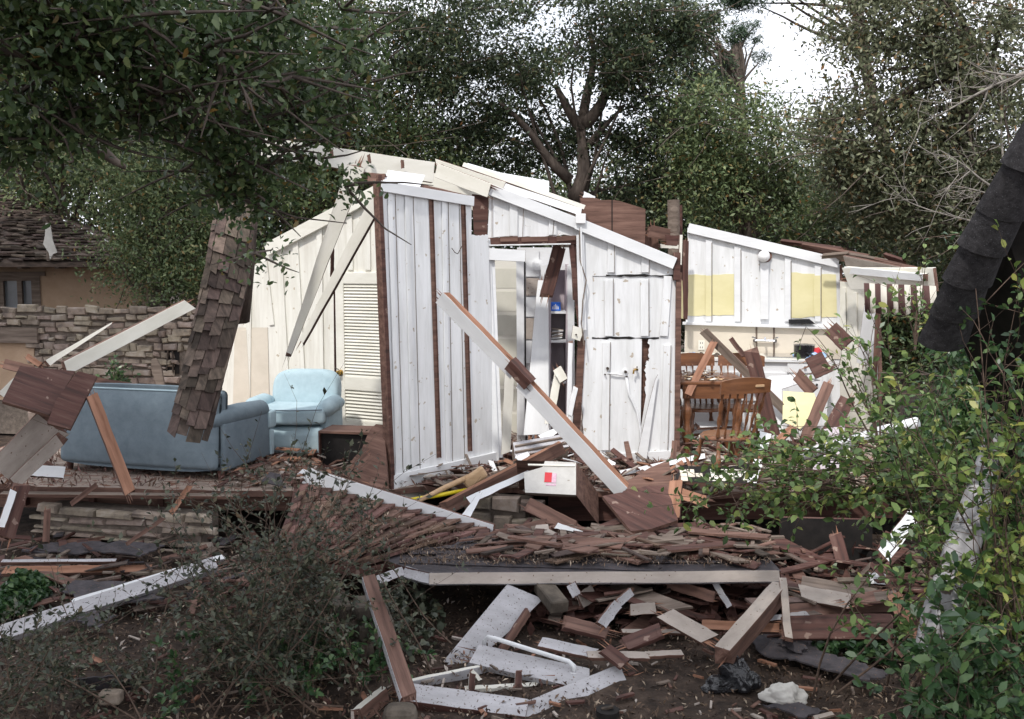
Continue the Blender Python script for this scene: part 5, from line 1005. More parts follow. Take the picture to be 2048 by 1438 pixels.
vv = [bm.verts.new((p[0], p[1], .33)) for p in pts]; f = bm.faces.new(vv); ex = bmesh.ops.extrude_face_region(bm, geom=[f])
for v in [g for g in ex['geom'] if isinstance(g, bmesh.types.BMVert)]: v.co.z += .15
bmesh.ops.recalc_face_normals(bm, faces=bm.faces); bmesh.ops.bevel(bm, geom=[e for e in bm.edges if e.calc_face_angle(0) > 1.0], offset=.05, segments=5, profile=.6, affect='EDGES')
mb = MB(); bm.verts.index_update(); mb.quadmesh([tuple(v.co) for v in bm.verts], [[v.index for v in f.verts] for f in bm.faces], L_); bm.free(); sc_ = mb.build('seat_cushion', root, smooth='all')
mb = MB(); mb.tube([(-.40, -.31, .475)] + [(-.38 + .76 * i / 10, -.315 - .10 * math.sin(math.pi * i / 10), .478) for i in range(11)], .007, B_, 6); mb.build('piping', sc_)
for s_ in (-1, 1): mb = MB(); mb.rbox(s_ * .36, .02, .30, .10, .46, .34, .03, L_, 3); mb.tube([(s_ * .37, .28, .47), (s_ * .375, .1, .49), (s_ * .385, -.18, .48), (s_ * .385, -.25, .47), (s_ * .385, -.28, .46)], [.05, .085, .085, .07, .02], L_, 16); mb.build('arm', root, smooth='all')
for x, y in ((-.3, -.3), (.3, -.3), (-.3, .25), (.3, .25)): mb = MB(); mb.tube([(x, y, .05), (x, y, 0)], [.03, .02], DW, 8); mb.build('leg', root)
# tv-like black box, leaning red board, scraps round the armchair
F = ground_frame(640, 8.95, 760, 8.85, FZ); root = thing('black_box', 'flat black open-fronted box with brown edge standing beside the armchair', 'box', F.M)
a, b = F.at(641, 900)[0], F.at(748, 900)[0]; h = F.at(700, 868)[1]
mb = MB(); mb.prism([(a, 0), (b, 0), (b, h), (a, h)], -.35, -.03, 'black_matte'); mb.build('body', root)
mb = MB(); mb.box(a, b, h, h + .02, -.36, .01, RW); mb.box(a - .015, a, 0, h + .02, -.36, .01, DW); mb.build('rim', root)
r = slab('leaning_red_panel', 'reddish plank panel leaning on the left edge of the standing wall panel', 'panel', [(690, 960, 8.0), (775, 990, 7.85), (750, 852, 8.2)], [(684, 950), (776, 985), (772, 905), (768, 850), (752, 848)], .03, RW, RW, jagged=(4, 0), amp=.02)
board('small_lath', 'short brown shingle lying across the leaning red panel', 'shingle', (705, 935, 7.9), (740, 905, 7.95), .06, .015, 0, RW, RW)
board('small_lath', 'brown scrap lying low on the leaning red panel', 'shingle', (735, 960, 7.8), (770, 970, 7.8), .07, .015, -20, RW, RW)
slab('white_carton', 'white flat carton lying behind the right arm of the sofa', 'carton', [(470, 850, 9.6), (520, 850, 9.4), (495, 822, 9.8)], [(462, 842), (500, 820), (528, 832), (505, 860), (470, 858)], .03, WP, WW)
board('brown_scrap', 'wedge of brown board stuck between sofa back and armchair', 'board', (448, 838, 9.0), (488, 852, 9.0), .1, .04, 0, RW, RW, w2=.05)
board('white_scrap_board', 'small white board end lying in front of the armchair by the shrub', 'board', (598, 942, 8.4), (640, 960, 8.3), .09, .02, -20, WP, RW)
slab('felt_scrap', 'dark felt scrap lying on the floor in front of the sofa arm', 'roofing felt', [(530, 975, 8.0), (570, 975, 8.0), (545, 945, 8.2)], [(522, 962), (572, 975), (560, 948), (540, 944)], .01, 'felt', 'felt')
# ================================================================== LEFT SIDE DEBRIS
root = thing('shingled_roof_strip', 'tall torn strip of wood shingle roof standing on end against the broken trunk', 'roof strip', Matrix.Translation(P(400, 870, 7.5)))
lf = [(432, 400, 8.0), (412, 520, 7.75), (388, 640, 7.6), (364, 740, 7.5), (342, 835, 7.42)]; rt = [(512, 412, 8.15), (493, 560, 7.9), (474, 640, 7.75), (446, 745, 7.62), (418, 862, 7.5)]
mb = MB(); sh = MB()
def samp(L, t): k = t * (len(L) - 1); i = min(int(k), len(L) - 2); return P(*L[i]).lerp(P(*L[i + 1]), k - i)
n = 20; vs = []
for i in range(n + 1):
    t = i / n
    for s in range(7):
        a, b = samp(lf, t), samp(rt, t); q = a.lerp(b, s / 6); q.y += -.10 * math.sin(math.pi * s / 6) + .03; vs.append(tuple(q))
o_ = len(vs); vs += [(x, y + .05, z) for x, y, z in vs]; fs = []
for i in range(n):
    for s in range(6): A_ = i * 7 + s; fs.append((A_, A_ + 1, A_ + 8, A_ + 7)); fs.append(tuple(x + o_ for x in (A_ + 7, A_ + 8, A_ + 1, A_)))
    fs.append((i * 7, i * 7 + 7, i * 7 + 7 + o_, i * 7 + o_)); fs.append((i * 7 + 13, i * 7 + 6, i * 7 + 6 + o_, i * 7 + 13 + o_))
mb.quadmesh(vs, fs, DW); rows = 14; rr = random.Random(6)
for i in range(rows):
    t0, t1 = i / rows, (i + 1.75) / rows; s = -rr.uniform(0, .2)
    while s < 1.0:
        wd = rr.uniform(.16, .34); s0, s1 = max(0, s), min(1.04, s + wd * .94); tj = rr.uniform(-.018, .026)
        if s1 - s0 > .04:
            def S(s_, t_, l_):
                t_c = max(0, min(1, t_)); a, b = samp(lf, t_c), samp(rt, t_c); q = a.lerp(b, s_)
                if t_ > 1: q += (samp(lf, 1) - samp(lf, .95)) * (t_ - 1) * 20
                q.y += -.10 * math.sin(math.pi * max(0, min(1, s_))) + .03 - l_; return q
            jj = rr.uniform(0, .012)
            q = [S(s0, t1 + tj, .045 + jj), S(s1, t1 + tj + rr.uniform(-.008, .008), .045 + jj), S(s1, t0, .004), S(s0, t0, .004)]
            Q = [x + Vector((0, .014, 0)) for x in q]; sh.quadmesh(q + Q, [(0, 1, 2, 3), (7, 6, 5, 4), (0, 4, 5, 1), (1, 5, 6, 2), (3, 7, 4, 0)], 'shingle_wood')
        s += wd
for x, nm in ((mb, 'sheathing'), (sh, 'shingles')): y = x.build(nm, root); y.matrix_parent_inverse = root.matrix_basis.inverted()
bm = bmesh.new(); bm.from_mesh(y.data); bmesh.ops.recalc_face_normals(bm, faces=bm.faces); bm.to_mesh(y.data); bm.free()
slab('felt_strip', 'narrow slate-blue felt strip lying up the top of the shingled strip', 'roofing felt', [(440, 480, 7.65), (470, 480, 7.68), (455, 420, 7.8)], [(436, 500), (452, 512), (472, 400), (448, 408), (434, 450)], .008, 'lilac_paint', 'felt') if False else None
mb = MB(); mb.tube([P(470, 640, 8.4), P(478, 520, 8.4), P(488, 400, 8.3), P(498, 260, 8.2), P(512, 120, 8.0), P(530, -60, 7.8)], [.12, .13, .12, .11, .10, .09], 'bark', 12); 
board('fallen_rafter', 'long cream rafter with shingle edge running from the stone wall down to the left heap', 'rafter', (122, 742, 8.6), (388, 605, 9.6), .12, .08, 10, CP, RW, top=RW)
board('spear_lath', 'thin white pointed lath crossing in front of the stone wall', 'lath', (92, 728, 8.7), (228, 644, 9.2), .06, .02, 0, CP, RW, w2=.012)
slab('plank_panel', 'pair of dark red-brown planks with pale scars propped at the left edge', 'panel', [(10, 800, 7.5), (110, 835, 7.5), (45, 735, 7.8)], [(4, 802), (40, 732), (150, 742), (98, 830)], .03, DW, RW)
slab('plank_panel', 'narrower dark plank beside the propped plank pair', 'panel', [(95, 840, 7.4), (140, 855, 7.4), (150, 745, 7.7)], [(94, 846), (140, 858), (194, 752), (156, 742), (112, 800)], .03, DW, RW)
board('raw_post', 'raw orange-brown post leaning in front of the back of the sofa', 'post', (180, 780, 7.6), (264, 994, 7.3), .085, .05, -10, OW, RW)
L2 = [((50, 710, 8.6), (84, 732, 8.5), .05, OW, 0, 'short raw stick poking up behind the plank pair'),
 ((0, 725, 8.9), (70, 742, 8.8), .09, RW, -10, 'brown timber end at the left edge above the planks'),
 ((0, 792, 8.3), (42, 752, 8.4), .06, CP, 0, 'cream strip entering from the left edge beside the planks'),
 ((130, 752, 8.9), (300, 780, 9.2), .09, RW, -30, 'reddish board lying behind the top of the sofa'),
 ((0, 960, 7.6), (118, 835, 7.9), .30, WB, 12, 'wide beige board leaning behind the plank panels at the left'),
 ((20, 975, 7.5), (130, 870, 7.8), .10, WB, 12, 'second beige board strip beside the wide one at the left'),
 ((60, 940, 8.0), (135, 945, 8.0), .10, WP, -20, 'white board corner lying left of the sofa'),
 ((70, 915, 8.1), (105, 935, 8.1), .06, RW, -20, 'red scrap lying left of the sofa'),
 ((8, 1085, 7.0), (45, 966, 7.2), .12, DW, 10, 'dark framed board standing at the lower left edge'),
 ((0, 1060, 6.9), (30, 975, 7.1), .05, WP, 10, 'white strip beside the dark framed board'),
 ((140, 1010, 7.7), (195, 968, 7.8), .04, RW, 0, 'thin brown stick leaning on the low foundation wall'),
 ((340, 1030, 7.6), (382, 968, 7.8), .045, OW, 0, 'raw stick leaning between sofa and foundation wall'),
 ((95, 1015, 7.6), (92, 1085, 7.5), .05, RW, 0, 'short brown stake in front of the foundation stones'),
 ((250, 1090, 7.3), (330, 1035, 7.5), .03, RW, 0, 'thin twig-like lath below the foundation wall'),
 ((0, 1140, 6.8), (310, 1136, 7.2), .07, OW, -40, 'long red-orange timber lying along the lower left'),
 ((0, 1122, 6.9), (235, 1120, 7.2), .03, WW, -40, 'white top strip lying behind the red-orange timber'),
 ((0, 985, 8.1), (480, 990, 7.9), .05, GW, -60, 'weathered edge board along the front of the sofa platform')]
for a, b, w_, m, ro, lab in L2: board('fallen_board', lab, 'board', a, b, w_, .03, ro, m, RW if m not in (DW,) else DW, group='broken boards at the left of the ruin')
board('white_beam', 'long white beam lying from the left edge up into the thin grey shrub', 'beam', (-40, 1278, 5.55), (445, 1120, 6.9), .10, .07, -28, WW, WW, top=WP, broken=2)
board('white_beam', 'thinner white strip lying behind the long white beam', 'beam', (140, 1205, 6.3), (450, 1112, 7.1), .045, .03, -30, WP, WW)
for k, (px, lab) in enumerate([([(60, 1095), (150, 1108), (250, 1095), (200, 1082), (100, 1085)], 'dark felt sheet lying under the foundation stones'), ([(120, 1180), (200, 1210), (330, 1195), (260, 1165), (150, 1160)], 'grey torn felt lying behind the long white beam'), ([(145, 1240), (190, 1255), (235, 1230), (180, 1222)], 'curled felt scrap in front of the long white beam'), ([(180, 1100), (280, 1112), (330, 1090), (240, 1080)], 'brown-grey felt patch right of the dark felt sheet')]):
    c = [P(u, v, 'z%.3f' % (.04 + .02 * k)) for u, v in px]; slab('felt_sheet', lab, 'roofing felt', [(*px[0], 'z%.3f' % (.05 + .02 * k)), (*px[1], 'z%.3f' % (.05 + .02 * k)), (*px[2], 'z%.3f' % (.07 + .02 * k))], px, .01, 'felt', 'felt', jagged='all', amp=.02)
mb = MB(); c = P(222, 1405, 'z0'); mb.rbox(c.x, c.y, .03, .12, .08, .07, .02, 'stone', 3); o = mb.build('loose_stone'); tag(o, 'pale loose stone on the soil at lower left', 'stone')
board('wood_chip', 'small brown stick on the bare soil at lower left', 'stick', (180, 1310, 'z.03'), (205, 1325, 'z.03'), .03, .02, 0, OW, RW)
# ================================================================== BLACK SHINGLE RIDGE AT RIGHT
cl = [(2110, 220, 3.75), (2052, 330, 3.85), (1995, 435, 4.0), (1950, 515, 4.1), (1920, 590, 4.25), (1888, 668, 4.4)]
root = thing('black_shingle_ridge', 'curved black asphalt shingle ridge of a fallen roof at the right edge', 'roof ridge', Matrix.Translation(P(1862, 690, 4.4)))
cp_ = [P(*x) for x in cl]; n = 6; mb = MB()
def ring(c, t, r, nseg=14, a0=-1.5, a1=1.5):
    side = t.cross(Vector((0, -1, 0))).normalized(); out_ = side.cross(t).normalized()
    if out_.y > 0: out_ = -out_
    return [c + side * math.sin(a0 + (a1 - a0) * j / nseg) * r + out_ * math.cos(a0 + (a1 - a0) * j / nseg) * r * .75 for j in range(nseg + 1)]
for k in range(n):
    a = k / n * (len(cp_) - 1); b = min((k + 1.25) / n * (len(cp_) - 1), len(cp_) - 1 + .12); f = lambda x: cp_[min(int(x), len(cp_) - 2)].lerp(cp_[min(int(x), len(cp_) - 2) + 1], x - min(int(x), len(cp_) - 2))
    p, q = f(a), f(b); t = (q - p).normalized(); r0, r1 = .086 + .012 * k / n, .104 + .014 * k / n
    o1, o2, i1, i2 = ring(p, t, r0), ring(q, t, r1), ring(p, t, r0 - .012), ring(q, t, r1 - .012); N_ = 15
    fs = []
    for j in range(14): fs += [(j, j + 1, N_ + j + 1, N_ + j), (N_ + j, N_ + j + 1, 3 * N_ + j + 1, 3 * N_ + j), (2 * N_ + j + 1, 2 * N_ + j, 3 * N_ + j, 3 * N_ + j + 1)]
    mb.quadmesh(o1 + o2 + i1 + i2, fs, 'asphalt')
x = mb.build('ridge_caps', root, smooth=True); x.matrix_parent_inverse = root.matrix_basis.inverted()
mb = MB(); q = [P(2010, 450, 4.25), P(1925, 690, 4.75), P(1975, 800, 4.95), P(2035, 1290, 5.3), P(2300, 1330, 4.9), P(2300, 200, 3.9)]
mb.quadmesh(q + [x + Vector((.02, .05, 0)) for x in q], [tuple(range(6)), tuple(range(11, 5, -1))] + [(i, (i + 1) % 6, (i + 1) % 6 + 6, i + 6) for i in range(6)], 'black_matte')  # shaded underside of the roof, its darkness put into the black colour
x = mb.build('roof_underside_shade', root); x.matrix_parent_inverse = root.matrix_basis.inverted()
mb = MB(); mb.tube([P(1855, 1330, 4.35), P(1885, 1220, 4.45), P(1920, 1110, 4.55), P(1955, 1000, 4.7), P(1990, 880, 5.0)], [.075, .085, .08, .07, .05], 'peeling_bark', 14); o = mb.build('pale_log', smooth='all'); tag(o, 'thick pale peeling log leaning in the bush at the right', 'log')
# ================================================================== TREES
def at(u, v, d): return tuple(P(u, v, d))
def gr(u, d): p = P(u, 700, d); return (p.x, p.y, 0)
def blob(u, v, d, ru, rv, w=1, rd=None): return (at(u, v, d), (ru * d / FPX, (rd or (ru + rv) * .5 * d / FPX), rv * d / FPX), w)
tree('oak_tree', 'tall open oak with a forked trunk and sky showing through its crown at centre', gr(1125, 17), at(1150, 400, 17),
  [blob(1060, 60, 17, 330, 150, 3), blob(900, 200, 17, 160, 130, 1), blob(1330, 130, 17, 130, 170, 1.4), blob(1010, 300, 18, 190, 90, 1), blob(1280, 330, 17.5, 130, 110, 1)], 70000, .082, 'leaf_oak_dark', .17, nclump=330, nlimb=9, limb_k=.6, seed=1, clump=.40, twigs=200,
  limbs=[(at(1150, 400, 17), at(1165, 250, 17), .17), (at(1165, 260, 17), at(1110, 170, 17), .11), (at(1168, 250, 17), at(1235, 130, 17), .12), (at(1165, 250, 17), at(1180, 60, 17.5), .1), (at(1140, 360, 17), at(1000, 205, 16.5), .1), (at(1160, 310, 17), at(1250, 210, 17), .07)])
tree('oak_tree', 'dense dark oak behind the ridge beam left of centre', gr(650, 16), at(660, 420, 16), [blob(690, 130, 16, 190, 200, 2), blob(560, 330, 15.5, 150, 130, 1), blob(800, 330, 16.5, 150, 90, 1)], 42000, .075, 'leaf_oak', .22, nclump=130, seed=2, clump=.55)
tree('bay_tree', 'broad olive-green evergreen rising behind the shingled strip and stone wall', gr(330, 13.8), at(330, 470, 13.8), [blob(330, 460, 13.8, 130, 150, 2.4), blob(420, 560, 13.5, 80, 60, .7), blob(300, 270, 14.2, 170, 120, 1.6)], 42000, .06, 'leaf_olive', .15, nclump=140, seed=3, clump=.38)
tree('bay_tree', 'pale green tree top catching light above the far house', gr(90, 22), at(90, 500, 22), [blob(120, 90, 22, 190, 130, 2), blob(60, 320, 21, 150, 130, 1.2), blob(-60, 200, 22, 120, 200, .8)], 30000, .10, 'leaf_olive', .25, nclump=110, seed=4, clump=.7)
tree('oak_tree', 'mid-green oak with slim trunk behind the kitchen wall', gr(1508, 16), at(1506, 400, 16), [blob(1470, 270, 16, 150, 110, 2), blob(1430, 380, 16, 110, 80, 1), blob(1600, 380, 16.5, 120, 90, 1.2)], 26000, .075, 'leaf_olive', .13, nclump=110, seed=5, clump=.45)
tree('oak_tree', 'dark low oak filling the gap right of the kitchen wall', gr(1780, 14.5), at(1780, 560, 14.5), [blob(1760, 430, 14.5, 170, 100, 1), blob(1830, 640, 13.5, 130, 130, 1)], 26000, .075, 'leaf_oak', .16, nclump=90, seed=6, clump=.5)
tree('pine_tree', 'distant pine with separate tufts against the white sky', gr(1490, 27), at(1470, 90, 27), [blob(1440, 125, 27, 28, 22, 1), blob(1480, 72, 27, 18, 18, .7), blob(1520, 100, 27, 14, 26, .6), blob(1425, 35, 27, 20, 22, .6), blob(1400, 165, 27, 40, 24, 1.2), blob(1375, 60, 27, 24, 60, 1), blob(1512, 50, 27, 8, 6, .2)], 9000, .15, 'leaf_pine', .16, nclump=60, seed=7, clump=.24, shape='needle', nlimb=40, twigs=0)
tree('pine_tree', 'pine bough reaching in from the top edge over the sky gap', gr(1930, 24), at(1700, -200, 24), [blob(1480, -5, 24, 50, 14, 1.2), blob(1560, -30, 24, 60, 14, .8)], 5000, .15, 'leaf_pine', .16, nclump=22, seed=8, clump=.3, shape='needle', nlimb=16, twigs=0)
tree('oak_tree', 'large bronze-leaved oak spreading pale bare branches at the upper right', gr(1990, 12.5), at(1930, 60, 12.3),
  [blob(1800, 50, 12.3, 190, 110, 1.4), blob(1960, 200, 12, 150, 190, 2), blob(1750, 270, 12.3, 140, 110, 1.4), blob(1830, 400, 12.3, 120, 110, 1.3), blob(1980, 430, 12, 90, 130, .9)], 52000, .068, 'leaf_bronze', .14, nclump=260, seed=9, clump=.36, nlimb=14, twigs=120,
  limbs=[(at(1930, 60, 12.3), at(1940, 190, 12.2), .11), (at(2060, 150, 12), at(1770, 250, 12.2), .06), (at(1950, 130, 12.2), at(1780, 140, 12.2), .05)])
r = thing('bare_branch', 'pale bare forked branch sweeping down the right side of the bronze oak', 'branch', Matrix.Translation(at(2010, 330, 11)))
mb = MB(); rr = random.Random(3)
main = [((2040, 520, 11.0), (2004, 170, 11.2), .035), ((2005, 385, 11.0), (1880, 300, 10.9), .024), ((2008, 400, 11.0), (1900, 370, 10.9), .02), ((2100, 130, 10.9), (1975, 175, 11), .055), ((1985, 172, 11), (1840, 250, 11), .022), ((2020, 460, 11), (1800, 395, 11.1), .02)]
for a, b, w_ in main:
    pts = curve_pts(at(*a), at(*b), 9, 0, .06, rr); mb.tube(pts, [w_ * .75 * (1 - .09 * i) for i in range(10)], 'pale_bark', 6)
    for k in range(9):
        p = pts[rr.randint(2, 9)]; e = p + Vector((rr.uniform(-.75, .1), rr.gauss(0, .2), rr.gauss(-.05, .3))) * rr.uniform(.4, 1.2); q = curve_pts(p, e, 5, 0, .12, rr); mb.tube(q, [w_ * .26 * (1 - .17 * i) for i in range(6)], 'pale_bark', 4)
        for m_ in range(3): z = q[rr.randint(1, 4)]; mb.tube(curve_pts(z, z + Vector((rr.uniform(-.35, .1), rr.gauss(0, .1), rr.gauss(0, .16))), 3, 0, .1, rr), [.005, .004, .003, .002], 'pale_bark', 3)
x = mb.build('boughs', r, smooth='all'); x.matrix_parent_inverse = r.matrix_basis.inverted()
for k, (u, d, v0, col, lab) in enumerate([(560, 23, 330, 'leaf_oak_dark', 'dark backmost oak seen through the leaves behind the ridge beam'), (860, 22, 330, 'leaf_oak_dark', 'dark backmost oak behind the top of the standing panel'), (1130, 24, 380, 'leaf_oak', 'dark backmost oak low behind the brown roof panel'), (1400, 22, 360, 'leaf_oak_dark', 'dark backmost oak behind the round wooden pole'), (1640, 23, 400, 'leaf_oak_dark', 'dark backmost oak above the torn kitchen roof boards'), (250, 25, 250, 'leaf_oak', 'dark backmost oak above the pale tree at upper left'), (1900, 20, 420, 'leaf_oak_dark', 'dark backmost oak behind the black shingle ridge'), (0, 27, 150, 'leaf_oak', 'dark backmost oak at the upper left corner')]):
    tree('oak_tree', lab, gr(u, d), at(u, 560, d), [blob(u, v0 + 60, d, 190, 100, 1.2), blob(u - 40, v0 + 220, d, 190, 130, 1)], 22000, .13, col, .25, nclump=90, seed=30 + k, clump=.9, nlimb=14, twigs=10)
tree('bay_tree', 'dense dark green tree top filling the upper left behind the near boughs', gr(380, 17.5), at(400, 300, 17.5), [blob(420, 60, 17.5, 210, 130, 2), blob(200, -20, 17.5, 160, 110, 1), blob(480, 230, 17, 130, 110, 1)], 36000, .085, 'leaf_oak', .2, nclump=120, seed=50, clump=.6)
tree('dark_shrub', 'dense dark green shrub filling the shade behind the leafy bush at the right edge', gr(2050, 7.4), at(2050, 900, 7.4), [blob(2060, 860, 7.4, 160, 120, 2), blob(1900, 930, 7.2, 90, 90, 1), blob(2060, 1080, 6.6, 160, 90, 1.2), blob(2000, 720, 7.8, 110, 90, 1)], 26000, .06, 'leaf_ivy', .04, nclump=110, seed=61, clump=.28, nlimb=30, twigs=40, group='shrubs at the right')
# near oak overhead, its boughs hang into the picture at upper left; an unseen crown is placed to shade the foreground
near = []
for u, v, d, ru, rv, w_ in ((120, 80, 4.2, 150, 90, 1.3), (60, 250, 4.4, 110, 90, .9), (330, 130, 4.4, 150, 110, 1.5), (520, 90, 4.8, 140, 110, 1.3), (430, 270, 4.9, 110, 70, 1), (590, 210, 5.2, 90, 80, .8), (700, 90, 5.4, 60, 90, .6), (250, 240, 4.6, 90, 60, .6), (560, 330, 5.3, 70, 40, .4), (470, 370, 5.2, 50, 40, .45), (700, 370, 5.6, 22, 16, .1), (520, 510, 6.3, 24, 28, .12), (700, 180, 5.4, 40, 60, .4), (200, 20, 4.2, 250, 50, 1)): near.append(blob(u, v, d, ru, rv, w_))
tree('oak_tree', 'near oak whose dark leafy boughs hang across the upper left', (-4.6, 2.6, 0), (-4.0, 3.0, 5.0), near, 15000, .045, 'leaf_near', .22, nclump=240, seed=10, clump=.19, shape='oval', nlimb=7, twigs=120, group='near trees',
  limbs=[((-3.9, 3.0, 4.6), at(60, 118, 4.3), .10), (at(40, 120, 4.3), at(120, 125, 4.3), .05), (at(110, 128, 4.3), at(300, 92, 4.4), .035), (at(300, 92, 4.4), at(420, 60, 4.6), .02), (at(310, 90, 4.4), at(308, -40, 4.4), .014), (at(290, 100, 4.4), at(275, 260, 4.4), .008), (at(60, 125, 4.3), at(160, 220, 4.5), .01), (at(180, 290, 6.5), at(250, 335, 6.5), .05)])
tree('oak_tree', 'unseen leafy oak crown overhead placed to shade the foreground', (-5.4, -1.5, 0), (-4.6, -.5, 6.0), [((-4.5, .5, 7.2), (3.4, 3.4, 1.6), 2), ((-2.1, -2.2, 7.2), (2.4, 2.8, 1.3), 1.6), ((-6.6, 2.6, 7.8), (1.9, 1.3, 1.2), 1)], 60000, .17, 'leaf_oak', .3, nclump=260, seed=12, clump=.65, group='near trees', twigs=10)  # out of view; crown shaped so its shadow covers foreground and sofa
tree('oak_tree', 'unseen leafy oak added past the left edge to shade the stone wall and far house', (-10.5, 9, 0), (-9.8, 9.5, 6.5), [((-7.4, 8.6, 8.6), (1.9, 1.7, .9), 1), ((-10.6, 12.6, 9.4), (3, 3, 1.1), 2)], 26000, .17, 'leaf_oak', .28, nclump=150, seed=70, clump=.55, twigs=10)  # out of view, added to put the stone wall and far house in shade
# broken trunk behind shingled strip
mb = MB(); mb.tube([P(470, 640, 8.6), P(478, 520, 8.5), P(490, 400, 8.4), P(500, 260, 8.3), P(520, 120, 8.2), P(540, -60, 8.0)], [.13, .14, .12, .10, .09, .08], 'bark', 12); o = mb.build('dead_tree', smooth='all'); tag(o, 'dark leaning bare tree rising behind the shingled roof strip into the boughs', 'tree')
# thin grey shrub in the left foreground
rr = random.Random(21); st = []
base = P(560, 1420, 'z0')
for i in range(58):
    u = rr.uniform(360, 790); v = rr.uniform(960, 1330); 
    if u > 700: v = max(v, 1010)
    if u < 420: v = max(v, 1060)
    if u > 690 and v > 1090: u -= 120
    b0 = Vector((base.x + rr.gauss(.05, .38), base.y + rr.uniform(-.1, 1.2), 0)); st.append((b0, P(u, v, b0.y + rr.uniform(-.2, .35))))
shrub('grey_shrub', 'thin dull grey-green shrub in front of the slanted shingle roof', base, st, 16, .036, 'leaf_dull', .006, seed=5, sub=10, spread=.34, shape='diamond', sag=-.05)
st = []; base = P(90, 1430, 'z0')
for i in range(18):
    b0 = Vector((base.x + rr.gauss(0, .35), base.y + rr.uniform(-.3, .5), 0)); st.append((b0, P(rr.uniform(-40, 260), rr.uniform(1215, 1420), b0.y + rr.uniform(-.2, .2))))
shrub('grey_shrub', 'dull low shrub at the bottom left corner', base, st, 15, .034, 'leaf_dull', .005, seed=6, sub=8, spread=.26, shape='diamond')
st = []; base = P(520, 1435, 'z0')
for i in range(26):
    b0 = Vector((base.x + rr.uniform(-.5, .6), base.y + rr.uniform(-.1, .8), 0)); st.append((b0, b0 + Vector((rr.gauss(0, .1), rr.gauss(0, .1), rr.uniform(.1, .3)))))
shrub('low_weeds', 'low green weeds at the foot of the thin grey shrub', base, st, 14, .04, 'leaf_ivy', .004, seed=7, sub=3, spread=.14, cat='weeds')
def patch(name, label, pts, n, size, m, seed, h=.12):
    global RNG
    RNG = np.random.default_rng(seed); rr = random.Random(seed); C = []
    xs = [P(u, v, 'z0') for u, v in pts]; x0, x1 = min(p.x for p in xs), max(p.x for p in xs); y0, y1 = min(p.y for p in xs), max(p.y for p in xs)
    for _ in range(n):
        a = rr.uniform(0, 2 * math.pi); q = rr.random() ** .5; C.append(((x0 + x1) / 2 + (x1 - x0) / 2 * q * math.cos(a), (y0 + y1) / 2 + (y1 - y0) / 2 * q * math.sin(a), rr.uniform(0, h) * (1.2 - q)))
    o = leafmesh(name, C, size, m, None, 'oval', up=1.2, aspect=.75); tag(o, label, 'ground cover', kind='stuff')
patch('ivy_patch', 'bright green ivy patch beside the long white beam at the left edge', [(-60, 1245), (135, 1165)], 2600, .06, 'leaf_ivy', 41, .2)
patch('ivy_patch', 'low ivy at the foot of the right heap of beams', [(1640, 1330), (1830, 1270)], 700, .055, 'leaf_ivy', 42, .15)
patch('ivy_patch', 'dark ivy in the shade under the left end of the fascia', [(700, 1330), (900, 1200)], 500, .05, 'leaf_dull', 43, .3)
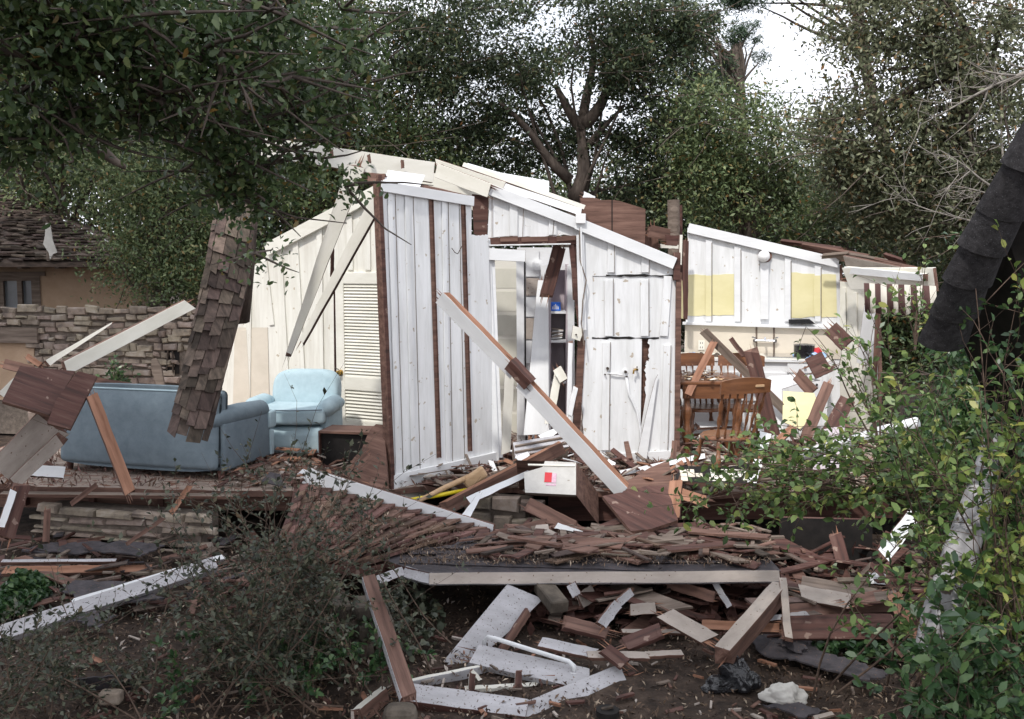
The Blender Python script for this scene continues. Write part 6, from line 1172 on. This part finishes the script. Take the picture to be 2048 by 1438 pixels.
# big leafy bush on the right
def tgt(n, u0, u1, v0, v1, d0, d1, base, sp, rr): 
    o = []
    for _ in range(n):
        b0 = Vector(base) + Vector((rr.gauss(0, sp), rr.gauss(0, sp * .6), 0)); o.append((b0, P(rr.uniform(u0, u1), rr.uniform(v0, v1), rr.uniform(d0, d1))))
    return o
rr = random.Random(88); base = P(1960, 1400, 'z0'); base = Vector((2.55, 4.9, 0))
st = tgt(26, 1740, 2048, 660, 1000, 4.3, 5.4, base, .35, rr) + tgt(15, 1540, 1760, 850, 1020, 4.9, 5.6, Vector((2.55, 5.2, .95)), .25, rr) + tgt(12, 1370, 1560, 900, 1060, 5.2, 5.7, Vector((2.2, 5.3, 1.0)), .15, rr) + tgt(16, 1870, 2070, 960, 1250, 4.1, 4.6, base, .4, rr)
shrub('leafy_bush', 'large leafy green bush with arching stems in front of the kitchen at the right', base, st, 10, .050, 'leaf_bright', .0065, seed=15, sub=7, spread=.26, sag=.12)
st = tgt(20, 1850, 2070, 1220, 1420, 3.7, 4.4, Vector((2.2, 4.3, 0)), .3, rr)
shrub('leafy_bush', 'lower dark green bush with broad leaves at the bottom right corner', Vector((2.2, 4.3, 0)), st, 13, .056, 'leaf_ivy', .006, seed=16, sub=6, spread=.28, sag=.1)
st = tgt(15, 1930, 2070, 440, 1000, 3.7, 4.2, Vector((2.4, 4.3, 0)), .2, rr)
shrub('leafy_bush', 'yellow-green sprays hanging before the black shingle ridge', Vector((2.4, 4.3, 0)), st, 8, .048, 'leaf_yellow', .005, seed=17, sub=5, spread=.22, sag=.1)
st = tgt(13, 1930, 2090, 430, 1000, 3.8, 4.3, Vector((2.6, 4.4, 0)), .2, rr)
shrub('leafy_bush', 'green stems climbing in front of the roof underside painted black for shade', Vector((2.6, 4.4, 0)), st, 9, .04, 'leaf_ivy', .007, seed=18, sub=6, spread=.25, sag=.1)
st = [(P(1760, 900, 6.6), P(rr.uniform(1590, 1740), rr.uniform(650, 740), 6.5)) for _ in range(6)] + [(P(1830, 700, 7.5), P(rr.uniform(1780, 1900), rr.uniform(500, 640), 7.5)) for _ in range(5)]
for a, b in st: a.z = max(a.z, .1)
shrub('slender_shoots', 'slender light green shoots rising in front of the kitchen splashback', Vector((2.5, 6.6, 0)), st, 5, .05, 'leaf_bright', .007, seed=19, sub=4, spread=.25, cat='shoots')
st = [(P(230, 790, 11.8), P(rr.uniform(215, 265), rr.uniform(730, 770), 11.8)) for _ in range(8)]
shrub('small_weed', 'small weed growing at the foot of the stone wall', P(235, 800, 11.8), st, 8, .05, 'leaf_ivy', .006, seed=20, sub=3, spread=.15, cat='weed')
for h_ in [o for o in bpy.data.objects if o.type == 'MESH' and o.parent is None and 'label' not in o.keys() and 'kind' not in o.keys()]: print('UNLABELLED', h_.name)
